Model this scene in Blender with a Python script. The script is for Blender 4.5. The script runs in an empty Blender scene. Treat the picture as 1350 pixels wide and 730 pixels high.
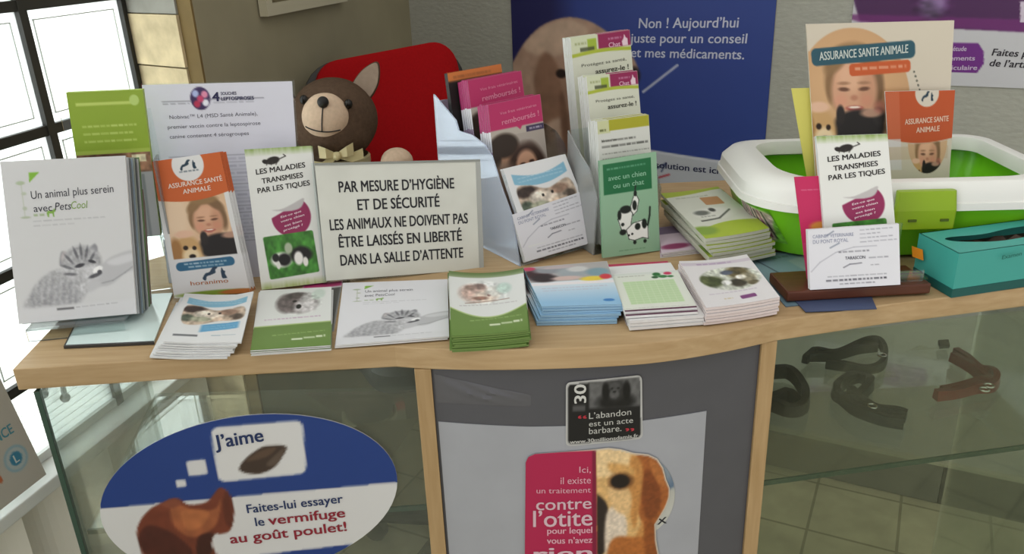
import bpy, bmesh, math, random
import numpy as np
from mathutils import Vector, Matrix, geometry
random.seed(7)
rng = np.random.RandomState(5)
SC = bpy.context.scene
COL = SC.collection

# ------------------------------------------------------------------ camera, sky, lights, exposure
FPX, PITCH, ROLL = 1095.0, math.radians(22.5), math.radians(2.27)
CAM = np.array([0.0, 0.0, 1.37])
F_ = np.array([0, math.cos(PITCH), -math.sin(PITCH)])
R0 = np.array([1.0, 0, 0]); U0 = np.array([0, math.sin(PITCH), math.cos(PITCH)])
R_ = math.cos(ROLL) * R0 - math.sin(ROLL) * U0
U_ = math.sin(ROLL) * R0 + math.cos(ROLL) * U0
cd = bpy.data.cameras.new('camera'); cam = bpy.data.objects.new('camera', cd); COL.objects.link(cam)
cd.sensor_fit = 'HORIZONTAL'; cd.sensor_width = 36.0; cd.lens = FPX / 1350 * 36.0
cd.clip_start = 0.02; cd.clip_end = 60
cam.matrix_world = Matrix(((R_[0], U_[0], -F_[0], CAM[0]), (R_[1], U_[1], -F_[1], CAM[1]), (R_[2], U_[2], -F_[2], CAM[2]), (0, 0, 0, 1)))
SC.camera = cam
SC.view_settings.view_transform = 'Standard'; SC.view_settings.look = 'None'
SC.view_settings.exposure = -0.12; SC.view_settings.gamma = 1.0; SC.view_settings.use_curve_mapping = False
SC.cycles.transparent_max_bounces = 32
SC.cycles.max_bounces = 8

w = bpy.data.worlds.new('sky'); SC.world = w; w.use_nodes = True
nt = w.node_tree; nt.nodes.clear()
tc = nt.nodes.new('ShaderNodeTexCoord'); sx = nt.nodes.new('ShaderNodeSeparateXYZ')
mr = nt.nodes.new('ShaderNodeMapRange'); rp = nt.nodes.new('ShaderNodeValToRGB')
bg = nt.nodes.new('ShaderNodeBackground'); wo = nt.nodes.new('ShaderNodeOutputWorld')
nt.links.new(tc.outputs['Generated'], sx.inputs[0]); nt.links.new(sx.outputs['X'], mr.inputs['Value'])
mr.inputs['From Min'].default_value = -1; mr.inputs['From Max'].default_value = 1
nt.links.new(mr.outputs[0], rp.inputs[0])
SKY_L, SKY_R = 4.6, 0.86
rp.color_ramp.elements[0].position = 0.08; rp.color_ramp.elements[0].color = (SKY_L * .98, SKY_L, SKY_L * 1.0, 1)
rp.color_ramp.elements[1].position = 0.34; rp.color_ramp.elements[1].color = (SKY_R, SKY_R * .975, SKY_R * .93, 1)
nt.links.new(rp.outputs[0], bg.inputs[0]); bg.inputs[1].default_value = 1.0
nt.links.new(bg.outputs[0], wo.inputs[0])

ld = bpy.data.lights.new('fill_light', 'AREA'); ld.energy = 6.0; ld.size = 1.2; ld.color = (1, .97, .93)  # unseen area light, added overhead as soft fill
lo = bpy.data.objects.new('fill_light', ld); COL.objects.link(lo); lo.location = (-.2, -.2, 2.6)
lo.rotation_euler = (math.radians(18), 0, 0)

T = 0.95            # height of the worktop
# ------------------------------------------------------------------ placing by the photograph's perspective
def ray(x, y): return F_ + (x - 675) / FPX * R_ - (y - 365) / FPX * U_
def Z(x, y, z):
    d = ray(x, y); return CAM + d * (z - CAM[2]) / d[2]
def AT(x, y, Y):
    d = ray(x, y); return CAM + d * Y / d[1]
def ONP(x, y, P, n):
    d = ray(x, y); P = np.array(P, float); n = np.array(n, float)
    return CAM + d * ((P - CAM) @ n) / (d @ n)
def pnormal(yaw, lean):
    y = math.radians(yaw); l = math.radians(lean)
    u = np.array([math.cos(y), math.sin(y), 0]); b = np.array([-math.sin(y), math.cos(y), 0])
    return np.cross(u, math.cos(l) * np.array([0, 0, 1]) + math.sin(l) * b)
def quad(px, anchor, yaw, lean):
    A = Z(*anchor) if len(anchor) == 3 and anchor[0] > 20 else np.array(anchor)
    n = pnormal(yaw, lean)
    return [ONP(x, y, A, n) for x, y in px]
def flat(px, z): return [Z(x, y, z) for x, y in px]

# ------------------------------------------------------------------ materials
def s2l(c):
    c = np.asarray(c, float)
    return np.where(c <= .04045, c / 12.92, ((np.maximum(c, 0) + .055) / 1.055) ** 2.4)
def hx(h): return tuple(int(h[i:i + 2], 16) / 255 for i in (0, 2, 4))
INK = 1.0          # reflectance of print relative to how it reads on the lit page
MATS = {}
def mat(name, col, rough=.6, metal=0, noise=0, scale=20, spec=.4, bump=0, stretch=(1, 1, 1), coat=0):
    if name in MATS: return MATS[name]
    m = bpy.data.materials.new(name); m.use_nodes = True
    t = m.node_tree; b = t.nodes['Principled BSDF']
    lin = s2l(col if not isinstance(col, str) else hx(col))
    b.inputs['Base Color'].default_value = (*lin, 1); b.inputs['Roughness'].default_value = rough
    b.inputs['Metallic'].default_value = metal; b.inputs['Specular IOR Level'].default_value = spec
    if coat: b.inputs['Coat Weight'].default_value = coat
    if noise or bump:
        c = t.nodes.new('ShaderNodeTexCoord'); mp = t.nodes.new('ShaderNodeMapping'); mp.inputs['Scale'].default_value = stretch
        n = t.nodes.new('ShaderNodeTexNoise'); n.inputs['Scale'].default_value = scale; n.inputs['Detail'].default_value = 5
        t.links.new(c.outputs['Object'], mp.inputs[0]); t.links.new(mp.outputs[0], n.inputs['Vector'])
        if noise:
            r = t.nodes.new('ShaderNodeValToRGB')
            r.color_ramp.elements[0].position = .3; r.color_ramp.elements[1].position = .7
            r.color_ramp.elements[0].color = (*(lin * (1 - noise)), 1); r.color_ramp.elements[1].color = (*(lin * (1 + noise)), 1)
            t.links.new(n.outputs['Fac'], r.inputs[0]); t.links.new(r.outputs[0], b.inputs['Base Color'])
        if bump:
            bp = t.nodes.new('ShaderNodeBump'); bp.inputs['Strength'].default_value = bump; bp.inputs['Distance'].default_value = .004
            t.links.new(n.outputs['Fac'], bp.inputs['Height']); t.links.new(bp.outputs[0], b.inputs['Normal'])
    MATS[name] = m
    return m
def ink(col):
    c = hx(col) if isinstance(col, str) else col
    k = 'ink_%02x%02x%02x' % tuple(int(max(0, min(1, v)) * 255) for v in c)
    if k in MATS: return MATS[k]
    lin = np.minimum(s2l(c) * INK, .85)
    m = mat(k, (0, 0, 0), rough=.5, spec=.3)
    m.node_tree.nodes['Principled BSDF'].inputs['Base Color'].default_value = (*lin, 1)
    return m
def glass(name, tint, refl=.5, frost_haze=0.0, frost_haze_col=(1, 1, 1)):
    if name in MATS: return MATS[name]
    m = bpy.data.materials.new(name); m.use_nodes = True; t = m.node_tree; t.nodes.clear()
    o = t.nodes.new('ShaderNodeOutputMaterial'); tr = t.nodes.new('ShaderNodeBsdfTransparent'); gl = t.nodes.new('ShaderNodeBsdfGlossy')
    fr = t.nodes.new('ShaderNodeFresnel'); mx = t.nodes.new('ShaderNodeMixShader'); mu = t.nodes.new('ShaderNodeMath'); mu.operation = 'MULTIPLY'
    tr.inputs[0].default_value = (*tint, 1); gl.inputs['Roughness'].default_value = .03; gl.inputs[0].default_value = (1, 1, 1, 1)
    fr.inputs[0].default_value = 1.5; mu.inputs[1].default_value = refl
    t.links.new(fr.outputs[0], mu.inputs[0]); t.links.new(mu.outputs[0], mx.inputs[0])
    base = tr.outputs[0]
    if frost_haze:
        d = t.nodes.new('ShaderNodeBsdfDiffuse'); d.inputs[0].default_value = (*frost_haze_col, 1)
        m2 = t.nodes.new('ShaderNodeMixShader'); m2.inputs[0].default_value = frost_haze
        t.links.new(tr.outputs[0], m2.inputs[1]); t.links.new(d.outputs[0], m2.inputs[2]); base = m2.outputs[0]
    t.links.new(base, mx.inputs[1]); t.links.new(gl.outputs[0], mx.inputs[2]); t.links.new(mx.outputs[0], o.inputs[0])
    MATS[name] = m
    return m
def wood(name, c1, c2, scale=6, stretch=(1, 14, 14), rough=.45):
    m = mat(name, c1, rough=rough)
    t = m.node_tree; b = t.nodes['Principled BSDF']
    c = t.nodes.new('ShaderNodeTexCoord'); mp = t.nodes.new('ShaderNodeMapping'); mp.inputs['Scale'].default_value = stretch
    n = t.nodes.new('ShaderNodeTexNoise'); n.inputs['Scale'].default_value = scale; n.inputs['Detail'].default_value = 8; n.inputs['Distortion'].default_value = .4
    r = t.nodes.new('ShaderNodeValToRGB'); r.color_ramp.elements[0].position = .3; r.color_ramp.elements[1].position = .72
    r.color_ramp.elements[0].color = (*s2l(hx(c1)), 1); r.color_ramp.elements[1].color = (*s2l(hx(c2)), 1)
    t.links.new(c.outputs['Object'], mp.inputs[0]); t.links.new(mp.outputs[0], n.inputs['Vector']); t.links.new(n.outputs['Fac'], r.inputs[0])
    t.links.new(r.outputs[0], b.inputs['Base Color'])
    return m
def printed(rough=.45, name='printed_paper'):
    if name in MATS: return MATS[name]
    m = bpy.data.materials.new(name); m.use_nodes = True; t = m.node_tree; b = t.nodes['Principled BSDF']
    a = t.nodes.new('ShaderNodeVertexColor'); a.layer_name = 'print'
    t.links.new(a.outputs[0], b.inputs['Base Color']); b.inputs['Roughness'].default_value = rough; b.inputs['Specular IOR Level'].default_value = .35
    MATS[name] = m
    return m
PRINT = printed()
PAPER = mat('paper', (.84, .84, .84), rough=.7, noise=.05, scale=60)
CLEAR = glass('clear_acrylic', (.93, .96, .96), .8)
FROST = glass('bluish_acrylic', (.80, .86, .95), .7, .45, (.62, .68, .80))
SMOKE = glass('grey_acrylic', (.8, .82, .82), .7, .3, (.35, .36, .36))
PANE = glass('greenish_glass', (.94, .967, .955), .45, .04, (.5, .6, .55))  # small diffuse share paints a pale reflected haze into the glass
GEDGE = mat('green_glass_edge', '24443a', rough=.15, spec=.6)
WHITEP = mat('white_plastic', (.88, .88, .86), rough=.35)
BEECH = wood('beech_laminate', 'a88b63', 'b89d77', 5, (2, 30, 30), .5)
BEECHV = wood('beech_upright', '9f8259', 'af936b', 5, (30, 30, 2), .5)

# ------------------------------------------------------------------ mesh helpers
class MB:
    def __init__(s): s.v = []; s.f = []; s.m = []
    def add(s, vs, fs, mi=0):
        k = len(s.v); s.v += [tuple(map(float, p)) for p in vs]; s.f += [tuple(i + k for i in f) for f in fs]; s.m += [mi] * len(fs)
        return s
    def frame_box(s, o, ax, ay, az, a0, a1, b0, b1, c0, c1, mi=0):
        o, ax, ay, az = (np.array(q, float) for q in (o, ax, ay, az))
        vs = [o + ax * a + ay * b + az * c for c in (c0, c1) for b in (b0, b1) for a in (a0, a1)]
        return s.add(vs, [(0, 2, 3, 1), (4, 5, 7, 6), (0, 1, 5, 4), (1, 3, 7, 5), (3, 2, 6, 7), (2, 0, 4, 6)], mi)
    def box(s, x0, x1, y0, y1, z0, z1, mi=0): return s.frame_box((0, 0, 0), (1, 0, 0), (0, 1, 0), (0, 0, 1), x0, x1, y0, y1, z0, z1, mi)
    def prism(s, poly, d, mi=0):           # poly: 3D points, extruded by vector d
        n = len(poly); d = np.array(d)
        vs = [np.array(p) for p in poly] + [np.array(p) + d for p in poly]
        return s.add(vs, [tuple(range(n))[::-1], tuple(range(n, 2 * n))] + [(i, (i + 1) % n, n + (i + 1) % n, n + i) for i in range(n)], mi)
    def loft(s, rings, mi=0, cap=True, close=True):
        n = len(rings[0]); vs = [p for r in rings for p in r]; fs = []
        for k in range(len(rings) - 1):
            for i in range(n if close else n - 1):
                fs.append((k * n + i, k * n + (i + 1) % n, (k + 1) * n + (i + 1) % n, (k + 1) * n + i))
        if cap: fs += [tuple(range(n))[::-1], tuple(range((len(rings) - 1) * n, len(rings) * n))]
        return s.add(vs, fs, mi)
    def tube(s, pts, r, n=8, mi=0):
        pts = [np.array(p, float) for p in pts]; rings = []
        up = np.array([0, 0, 1.0])
        for i, p in enumerate(pts):
            d = pts[min(i + 1, len(pts) - 1)] - pts[max(i - 1, 0)]; d /= np.linalg.norm(d)
            a = np.cross(d, up)
            if np.linalg.norm(a) < .05: a = np.cross(d, (1, 0, 0))
            a /= np.linalg.norm(a); b = np.cross(d, a); rr = r[i] if hasattr(r, '__len__') else r
            rings.append([p + rr * (math.cos(t) * a + math.sin(t) * b) for t in np.linspace(0, 2 * math.pi, n, endpoint=False)])
        return s.loft(rings, mi)
    def ellipsoid(s, c, r, rot=None, nu=20, nv=12, mi=0):
        c = np.array(c, float); M = np.array(rot if rot is not None else np.eye(3)); vs = []; fs = []
        for j in range(nv + 1):
            th = math.pi * j / nv
            for i in range(nu):
                ph = 2 * math.pi * i / nu
                vs.append(c + M @ (np.array([math.sin(th) * math.cos(ph), math.sin(th) * math.sin(ph), math.cos(th)]) * r))
        for j in range(nv):
            for i in range(nu): fs.append((j * nu + i, (j + 1) * nu + i, (j + 1) * nu + (i + 1) % nu, j * nu + (i + 1) % nu))
        return s.add(vs, fs, mi)
    def build(s, name, mats, parent=None, smooth=False, bevel=0, org=None):
        """links the mesh; geometry is given in world space and kept relative to its thing's base"""
        if not isinstance(mats, (list, tuple)): mats = [mats]
        v = np.array(s.v)
        if parent is not None: o0 = world_of(parent)
        elif org is not None: o0 = np.array(org, float)
        else: o0 = np.array([(v[:, 0].min() + v[:, 0].max()) / 2, (v[:, 1].min() + v[:, 1].max()) / 2, v[:, 2].min()])
        me = bpy.data.meshes.new(name); me.from_pydata([tuple(p) for p in v - o0], [], s.f); me.validate()
        for q in mats: me.materials.append(q)
        if max(s.m, default=0) > 0: me.polygons.foreach_set('material_index', s.m[:len(me.polygons)])
        bm = bmesh.new(); bm.from_mesh(me); bmesh.ops.remove_doubles(bm, verts=bm.verts, dist=1e-6); bmesh.ops.recalc_face_normals(bm, faces=bm.faces)
        if bevel: bmesh.ops.bevel(bm, geom=[e for e in bm.edges if e.calc_face_angle(0) > .6], offset=bevel, segments=2, affect='EDGES', profile=.6)
        bm.to_mesh(me); bm.free()
        if smooth: me.polygons.foreach_set('use_smooth', [True] * len(me.polygons)); me.set_sharp_from_angle(angle=math.radians(38))
        return link(name, me, parent, o0)
def world_of(o):
    p = np.zeros(3)
    while o is not None: p = p + np.array(o.location); o = o.parent
    return p
def link(name, me, parent, o0):
    o = bpy.data.objects.new(name, me); COL.objects.link(o)
    if parent is not None: o.parent = parent
    else: o.location = tuple(o0)
    return o
def tag(o, label=None, cat=None, group=None, kind=None):
    if label: o['label'] = label
    if cat: o['category'] = cat
    if group: o['group'] = group
    if kind: o['kind'] = kind
    return o
def thing(name, loc, label, cat, group=None):
    o = bpy.data.objects.new(name, None); COL.objects.link(o); o.location = tuple(map(float, loc)); o.empty_display_size = .02
    return tag(o, label, cat, group)
def clone(root, shift, rotz=0, label=None, group=None, skip=()):
    r = root.copy(); COL.objects.link(r); r.location = Vector(root.location) + Vector(tuple(map(float, shift))); r.rotation_euler = (0, 0, rotz)
    if label: r['label'] = label
    if group: r['group'] = group
    for ch in root.children:
        if ch.name.split('.')[0] in skip: continue
        c = ch.copy(); COL.objects.link(c); c.parent = r
    return r
def struct(o): o['kind'] = 'structure'; return o

# ------------------------------------------------------------------ printed artwork (a grid of ink per page)
def catmull(P, n=8):
    P = np.array(P, float); N = len(P); out = []
    for i in range(N):
        a, b, c, d = P[i - 1], P[i], P[(i + 1) % N], P[(i + 2) % N]
        for t in np.linspace(0, 1, n, endpoint=False):
            out.append(.5 * (2 * b + (c - a) * t + (2 * a - 5 * b + 4 * c - d) * t * t + (3 * b - a - 3 * c + d) * t ** 3))
    return np.array(out)
def inside(P, U, V):
    m = np.zeros(U.shape, bool)
    for (x0, y0), (x1, y1) in zip(P, np.roll(P, -1, 0)):
        if y0 == y1: continue
        m ^= ((y0 > V) != (y1 > V)) & (U < (x1 - x0) * (V - y0) / (y1 - y0) + x0)
    return m
def vnoise(h, w, sy, sx, seed=0):
    r = np.random.RandomState(seed); gy, gx = max(2, int(sy) + 2), max(2, int(sx) + 2); g = r.rand(gy, gx)
    y = np.linspace(0, gy - 1.001, h); x = np.linspace(0, gx - 1.001, w); y0 = y.astype(int); x0 = x.astype(int)
    fy = (y - y0)[:, None]; fx = (x - x0)[None]; fy = fy * fy * (3 - 2 * fy); fx = fx * fx * (3 - 2 * fx)
    return (g[y0][:, x0] * (1 - fy) * (1 - fx) + g[y0 + 1][:, x0] * fy * (1 - fx) + g[y0][:, x0 + 1] * (1 - fy) * fx + g[y0 + 1][:, x0 + 1] * fy * fx)
class Art:
    def __init__(s, w, h, bg):
        s.w, s.h = w, h; s.U, s.V = np.meshgrid(np.linspace(0, 1, w), np.linspace(0, 1, h)); s.asp = h / w
        s.a = np.zeros((h, w, 3)) + np.array(hx(bg) if isinstance(bg, str) else bg)
    def put(s, m, col, a=1, clip=None):
        if clip is not None: m = m * clip
        c = np.array(hx(col) if isinstance(col, str) else col); m = (m * a)[..., None]; s.a = s.a * (1 - m) + c * m; return s
    def blur(s, m, k):
        for _ in range(k):
            p = np.pad(m, 1, mode='edge'); m = (p[:-2, 1:-1] + p[2:, 1:-1] + p[1:-1, :-2] + p[1:-1, 2:] + 2 * p[1:-1, 1:-1]) / 6
        return m
    def mell(s, cx, cy, rx, ry, soft=.12, rot=0):
        c, q = math.cos(math.radians(rot)), math.sin(math.radians(rot)); du = s.U - cx; dv = (s.V - cy) * s.asp
        x = du * c + dv * q; y = -du * q + dv * c
        return np.clip((1 - np.sqrt((x / rx) ** 2 + (y / (ry * s.asp)) ** 2)) / soft + .5, 0, 1)
    def ell(s, cx, cy, rx, ry, col, soft=.12, rot=0, a=1, clip=None): return s.put(s.mell(cx, cy, rx, ry, soft, rot), col, a, clip)
    def mpoly(s, P, sm=True, blur=1):
        P = catmull(P) if sm else np.array(P, float); m = np.zeros(s.U.shape)
        du, dv = .25 / s.w, .25 / s.h
        for a, b in ((-du, -dv), (du, -dv), (-du, dv), (du, dv)): m += inside(P, s.U + a, s.V + b) * .25
        return s.blur(m, blur) if blur else m
    def poly(s, P, col, sm=True, blur=1, a=1, clip=None): return s.put(s.mpoly(P, sm, blur), col, a, clip)
    def mrect(s, u0, v0, u1, v1, r=0, rot=0, px=1.0):
        cx, cy = (u0 + u1) / 2, (v0 + v1) / 2; c, q = math.cos(math.radians(rot)), math.sin(math.radians(rot))
        du = s.U - cx; dv = (s.V - cy) * s.asp; x = np.abs(du * c + dv * q) - (u1 - u0) / 2 + r; y = np.abs(-du * q + dv * c) - (v1 - v0) / 2 * s.asp + r
        d = np.hypot(np.maximum(x, 0), np.maximum(y, 0)) + np.minimum(np.maximum(x, y), 0) - r
        return np.clip(.5 - d * s.w / px, 0, 1)
    def rect(s, u0, v0, u1, v1, col, r=0, rot=0, a=1, clip=None): return s.put(s.mrect(u0, v0, u1, v1, r, rot), col, a, clip)
    def band(s, f0, f1, col, a=1):         # between two curves v = f(u)
        m = np.clip((s.V - f0(s.U)) * s.h + .5, 0, 1) * np.clip((f1(s.U) - s.V) * s.h + .5, 0, 1); return s.put(m, col, a)
    def line(s, P, wd, col, a=1):
        for (x0, y0), (x1, y1) in zip(P[:-1], P[1:]):
            dx, dy = x1 - x0, (y1 - y0) * s.asp; L = dx * dx + dy * dy + 1e-12
            t = np.clip(((s.U - x0) * dx + (s.V - y0) * s.asp * dy) / L, 0, 1)
            d = np.hypot(s.U - x0 - t * dx, (s.V - y0) * s.asp - t * dy); s.put(np.clip((wd - d) * s.w + .5, 0, 1), col, a)
        return s
    def words(s, u0, v, u1, hgt, col, seed=1, slope=0, a=.8, ln=.05):   # a line of print too small to read
        r = np.random.RandomState(seed); u = u0
        while u < u1 - .01:
            l = min(ln * r.uniform(.5, 1.6), u1 - u); vv = v + slope * (u - u0)
            s.rect(u, vv - hgt / 2, u + l, vv + hgt / 2 + slope * l, col, 0, 0, a * r.uniform(.6, 1)); u += l + .014
        return s
    def grain(s, m, amp, sy, sx, seed=0, oct_=2):
        n = sum(vnoise(s.h, s.w, sy * 2 ** k, sx * 2 ** k, seed + k) / 2 ** k for k in range(oct_)); n = (n / n.mean() - 1)
        s.a = np.clip(s.a * (1 + (amp * n * m)[..., None]), 0, 1); return s
    def lin(s): return np.minimum(s2l(s.a) * INK, .86)
    def at(s, u, v):
        L = s.lin(); x = np.clip(u, 0, 1) * (s.w - 1); y = np.clip(v, 0, 1) * (s.h - 1); x0 = np.minimum(x.astype(int), s.w - 2); y0 = np.minimum(y.astype(int), s.h - 2)
        fx = (x - x0)[:, None]; fy = (y - y0)[:, None]
        return L[y0, x0] * (1 - fx) * (1 - fy) + L[y0, x0 + 1] * fx * (1 - fy) + L[y0 + 1, x0] * (1 - fx) * fy + L[y0 + 1, x0 + 1] * fx * fy

class Page:
    """a page in space: corners TL, TR, BR, BL, with an optional curl (u, v) -> metres along the normal"""
    def __init__(s, q, curl=None):
        s.q = [np.array(p, float) for p in q]; tl, tr, br, bl = s.q
        n = np.cross((tr - tl) + (br - bl), (tl - bl) + (tr - br)); s.n = n / np.linalg.norm(n); s.curl = curl
        s.W = (np.linalg.norm(tr - tl) + np.linalg.norm(br - bl)) / 2; s.H = (np.linalg.norm(bl - tl) + np.linalg.norm(br - tr)) / 2
    def P(s, u, v, off=0.0):
        u = np.asarray(u, float); v = np.asarray(v, float); tl, tr, br, bl = s.q
        U = u[..., None]; V = v[..., None]
        p = tl * (1 - U) * (1 - V) + tr * U * (1 - V) + br * U * V + bl * (1 - U) * V
        d = np.zeros(u.shape) + off
        if s.curl: d = d + s.curl(u, v)
        return p + d[..., None] * s.n

def print_mesh(name, pg, art, parent, off=.0002, rect=(0, 0, 1, 1)):
    h, w_ = art.h, art.w
    U, V = np.meshgrid(np.linspace(rect[0], rect[2], w_), np.linspace(rect[1], rect[3], h))
    v = pg.P(U.ravel(), V.ravel(), off) - world_of(parent)
    i = np.arange(h - 1)[:, None] * w_ + np.arange(w_ - 1)[None]
    f = np.stack([i, i + w_, i + w_ + 1, i + 1], -1).reshape(-1, 4)
    me = bpy.data.meshes.new(name); me.from_pydata(v.tolist(), [], f.tolist()); me.materials.append(PRINT)
    paint(me, art.lin().reshape(-1, 3))
    return link(name, me, parent, None)
def paint(me, lin):
    at = me.color_attributes.new('print', 'FLOAT_COLOR', 'POINT'); c = np.ones((len(lin), 4)); c[:, :3] = lin; at.data.foreach_set('color', c.ravel())

_T = {}
def glyphs(s, bold=0.0, shear=0.0, space=1.0):
    k = (s, bold, shear, space)
    if k not in _T:
        cu = bpy.data.curves.new('t', 'FONT'); cu.body = s; cu.size = 1; cu.shear = shear; cu.space_character = space
        cu.resolution_u = 3; cu.fill_mode = 'FRONT'
        o = bpy.data.objects.new('t', cu); COL.objects.link(o); dg = bpy.context.evaluated_depsgraph_get()
        me = o.evaluated_get(dg).to_mesh(); v = np.array([p.co[:2] for p in me.vertices]).reshape(-1, 2); f = [tuple(p.vertices) for p in me.polygons]
        o.evaluated_get(dg).to_mesh_clear(); bpy.data.objects.remove(o); bpy.data.curves.remove(cu)
        if bold and len(v):
            n_ = len(v); sh = [(-bold, -bold * .5), (bold, -bold * .5), (-bold, bold * .5), (bold, bold * .5)]; f = [tuple(i + n_ * k for i in q) for k in range(4) for q in f]; v = np.vstack([v + np.array(d) for d in sh])
        _T[k] = (v, f)
    return _T[k]
_cap = glyphs('H')[0][:, 1].max()
def text(name, pg, items, col, parent, off=.0005):
    """items: (string, u0, u1, v of the baseline, cap height in v, dict(bold, shear, slope, rot90))"""
    mb = MB()
    for it in items:
        s, u0, u1, vb, ch = it[:5]; o = it[5] if len(it) > 5 else {}
        v, f = glyphs(s, o.get('bold', 0), o.get('shear', 0), o.get('space', 1.0)); lay = np.arange(len(v)) // max(1, len(v) // (4 if o.get('bold', 0) else 1)) * .00005
        if len(v) == 0: continue
        x0, x1 = v[:, 0].min(), v[:, 0].max()
        if o.get('up'):                    # lettering turned to read upwards: u0 = baseline u, u1 = cap top u, vb = start v, ch = length in v
            U = u0 + (v[:, 1] / _cap) * (u1 - u0); V = vb - (v[:, 0] - x0) / (x1 - x0) * ch
        else:
            U = u0 + (v[:, 0] - x0) / (x1 - x0) * (u1 - u0); V = vb - v[:, 1] / _cap * ch
            V = V + o.get('slope', 0) * (U - u0)
            if o.get('arc'): V = V + o['arc'] * (U - (u0 + u1) / 2) ** 2
        mb.add(pg.P(U, V, off + lay), f)
    me_o = mb.build(name, ink(col), parent)
    return me_o

def slab(name, pg, t, m, parent, nu=1, nv=1, bands=None):
    """body of a sheet or booklet: front on the page, t thick behind it; bands = [(v, material index)] colours the edges"""
    us = np.linspace(0, 1, nu + 1); vs = np.linspace(0, 1, nv + 1)
    if bands: vs = np.unique(np.concatenate([vs, [b[0] for b in bands if b[0] < 1]])); nv = len(vs) - 1
    U, V = np.meshgrid(us, vs); A = pg.P(U.ravel(), V.ravel(), 0); B = pg.P(U.ravel(), V.ravel(), -t); n = (nu + 1); N = len(A)
    mb = MB(); f = []; fm = []
    def mi(v):
        if bands:
            for b, k in bands:
                if v < b: return k
        return 0
    for j in range(nv):
        for i in range(nu):
            a = j * n + i; f.append((a, a + n, a + n + 1, a + 1)); fm.append(0); f.append((N + a, N + a + 1, N + a + n + 1, N + a + n)); fm.append(0)
        k = mi((vs[j] + vs[j + 1]) / 2)
        a = j * n; f.append((a, N + a, N + a + n, a + n)); fm.append(k)
        a = j * n + nu; f.append((a, a + n, N + a + n, N + a)); fm.append(k)
    for i in range(nu):
        f.append((i, i + 1, N + i + 1, N + i)); fm.append(mi(0)); a = nv * n + i; f.append((a, N + a, N + a + 1, a + 1)); fm.append(mi(1))
    mb.add(np.vstack([A, B]), f); mb.m = fm
    return mb.build(name, m, parent)

def leaf(name, label, cat, pg, t, art=None, m=None, group=None, curve=False, bands=None, prn='cover_print'):
    tl, tr, br, bl = pg.q
    lying = abs(pg.n[2]) > .7
    base = (tl + tr + br + bl) / 4 if lying else (br + bl) / 2
    base = np.array(base) - pg.n * t
    r = thing(name, base, label, cat, group)
    k = 8 if curve else 1
    slab('sheet', pg, t, m or PAPER, r, k, k, bands)
    if art is not None: print_mesh(prn, pg, art, r)
    return r

def cutout(name, P, art, outline, t, parent=None, label=None, cat=None, step=.02, back=None):
    """flat or bent shape cut to an outline in page coordinates, printed on the front"""
    out = [Vector(p) for p in outline]; n = len(out); us = [p[0] for p in outline]; vs = [p[1] for p in outline]
    U, V = np.meshgrid(np.arange(min(us) + step / 2, max(us), step), np.arange(min(vs) + step / 2, max(vs), step)); U, V = U.ravel(), V.ravel()
    k = inside(np.array(outline), U, V); pts = out + [Vector((a, b)) for a, b in zip(U[k], V[k])]
    r = geometry.delaunay_2d_cdt(pts, [(i, (i + 1) % n) for i in range(n)], [], 1, 1e-6)
    vv = np.array([tuple(p) for p in r[0]]); ff = [tuple(f) for f in r[2]]
    A = P(vv[:, 0], vv[:, 1], t); B = P(vv[:, 0], vv[:, 1], 0); N = len(vv)
    ec = {}
    for f in ff:
        for a, b in zip(f, f[1:] + f[:1]):
            if (b, a) in ec: del ec[(b, a)]
            else: ec[(a, b)] = 1
    faces = ff + [tuple(N + i for i in f[::-1]) for f in ff] + [(a, N + a, N + b, b) for a, b in ec]
    v = np.vstack([A, B]); o0 = world_of(parent) if parent is not None else np.array([v[:, 0].mean(), v[:, 1].mean(), v[:, 2].min()])
    me = bpy.data.meshes.new(name); me.from_pydata((v - o0).tolist(), [], faces); me.materials.append(PRINT)
    c = art.at(vv[:, 0], vv[:, 1]); paint(me, np.vstack([c, c * 0 + .6]))
    o = link(name, me, parent, o0)
    return tag(o, label, cat)
def rrect(u0, v0, u1, v1, ru, rv, n=6):
    P = []
    for cx, cy, a in ((u1 - ru, v1 - rv, 0), (u0 + ru, v1 - rv, 90), (u0 + ru, v0 + rv, 180), (u1 - ru, v0 + rv, 270)):
        for t in np.linspace(a, a + 90, n + 1): P.append((cx + ru * math.cos(math.radians(t)), cy + rv * math.sin(math.radians(t))))
    return P

# ================================================================== THE SETTING
COR = np.array([-.252, 2.389, 0]); _s = math.radians(15.7)
LN = np.array([math.cos(_s), -math.sin(_s), 0]); LT = np.array([-math.sin(_s), -math.cos(_s), 0])    # left wall: into the room, along it towards the viewer
BD = np.array([.8886, -.4587, 0]); BN = np.array([-.4587, -.8886, 0])                                  # back wall: along it to the right, into the room
UP = np.array([0, 0, 1.0])
def lw(t, n, z): return COR + LT * t + LN * n + UP * z
def bw(t, n, z): return COR + BD * t + BN * n + UP * z

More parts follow.
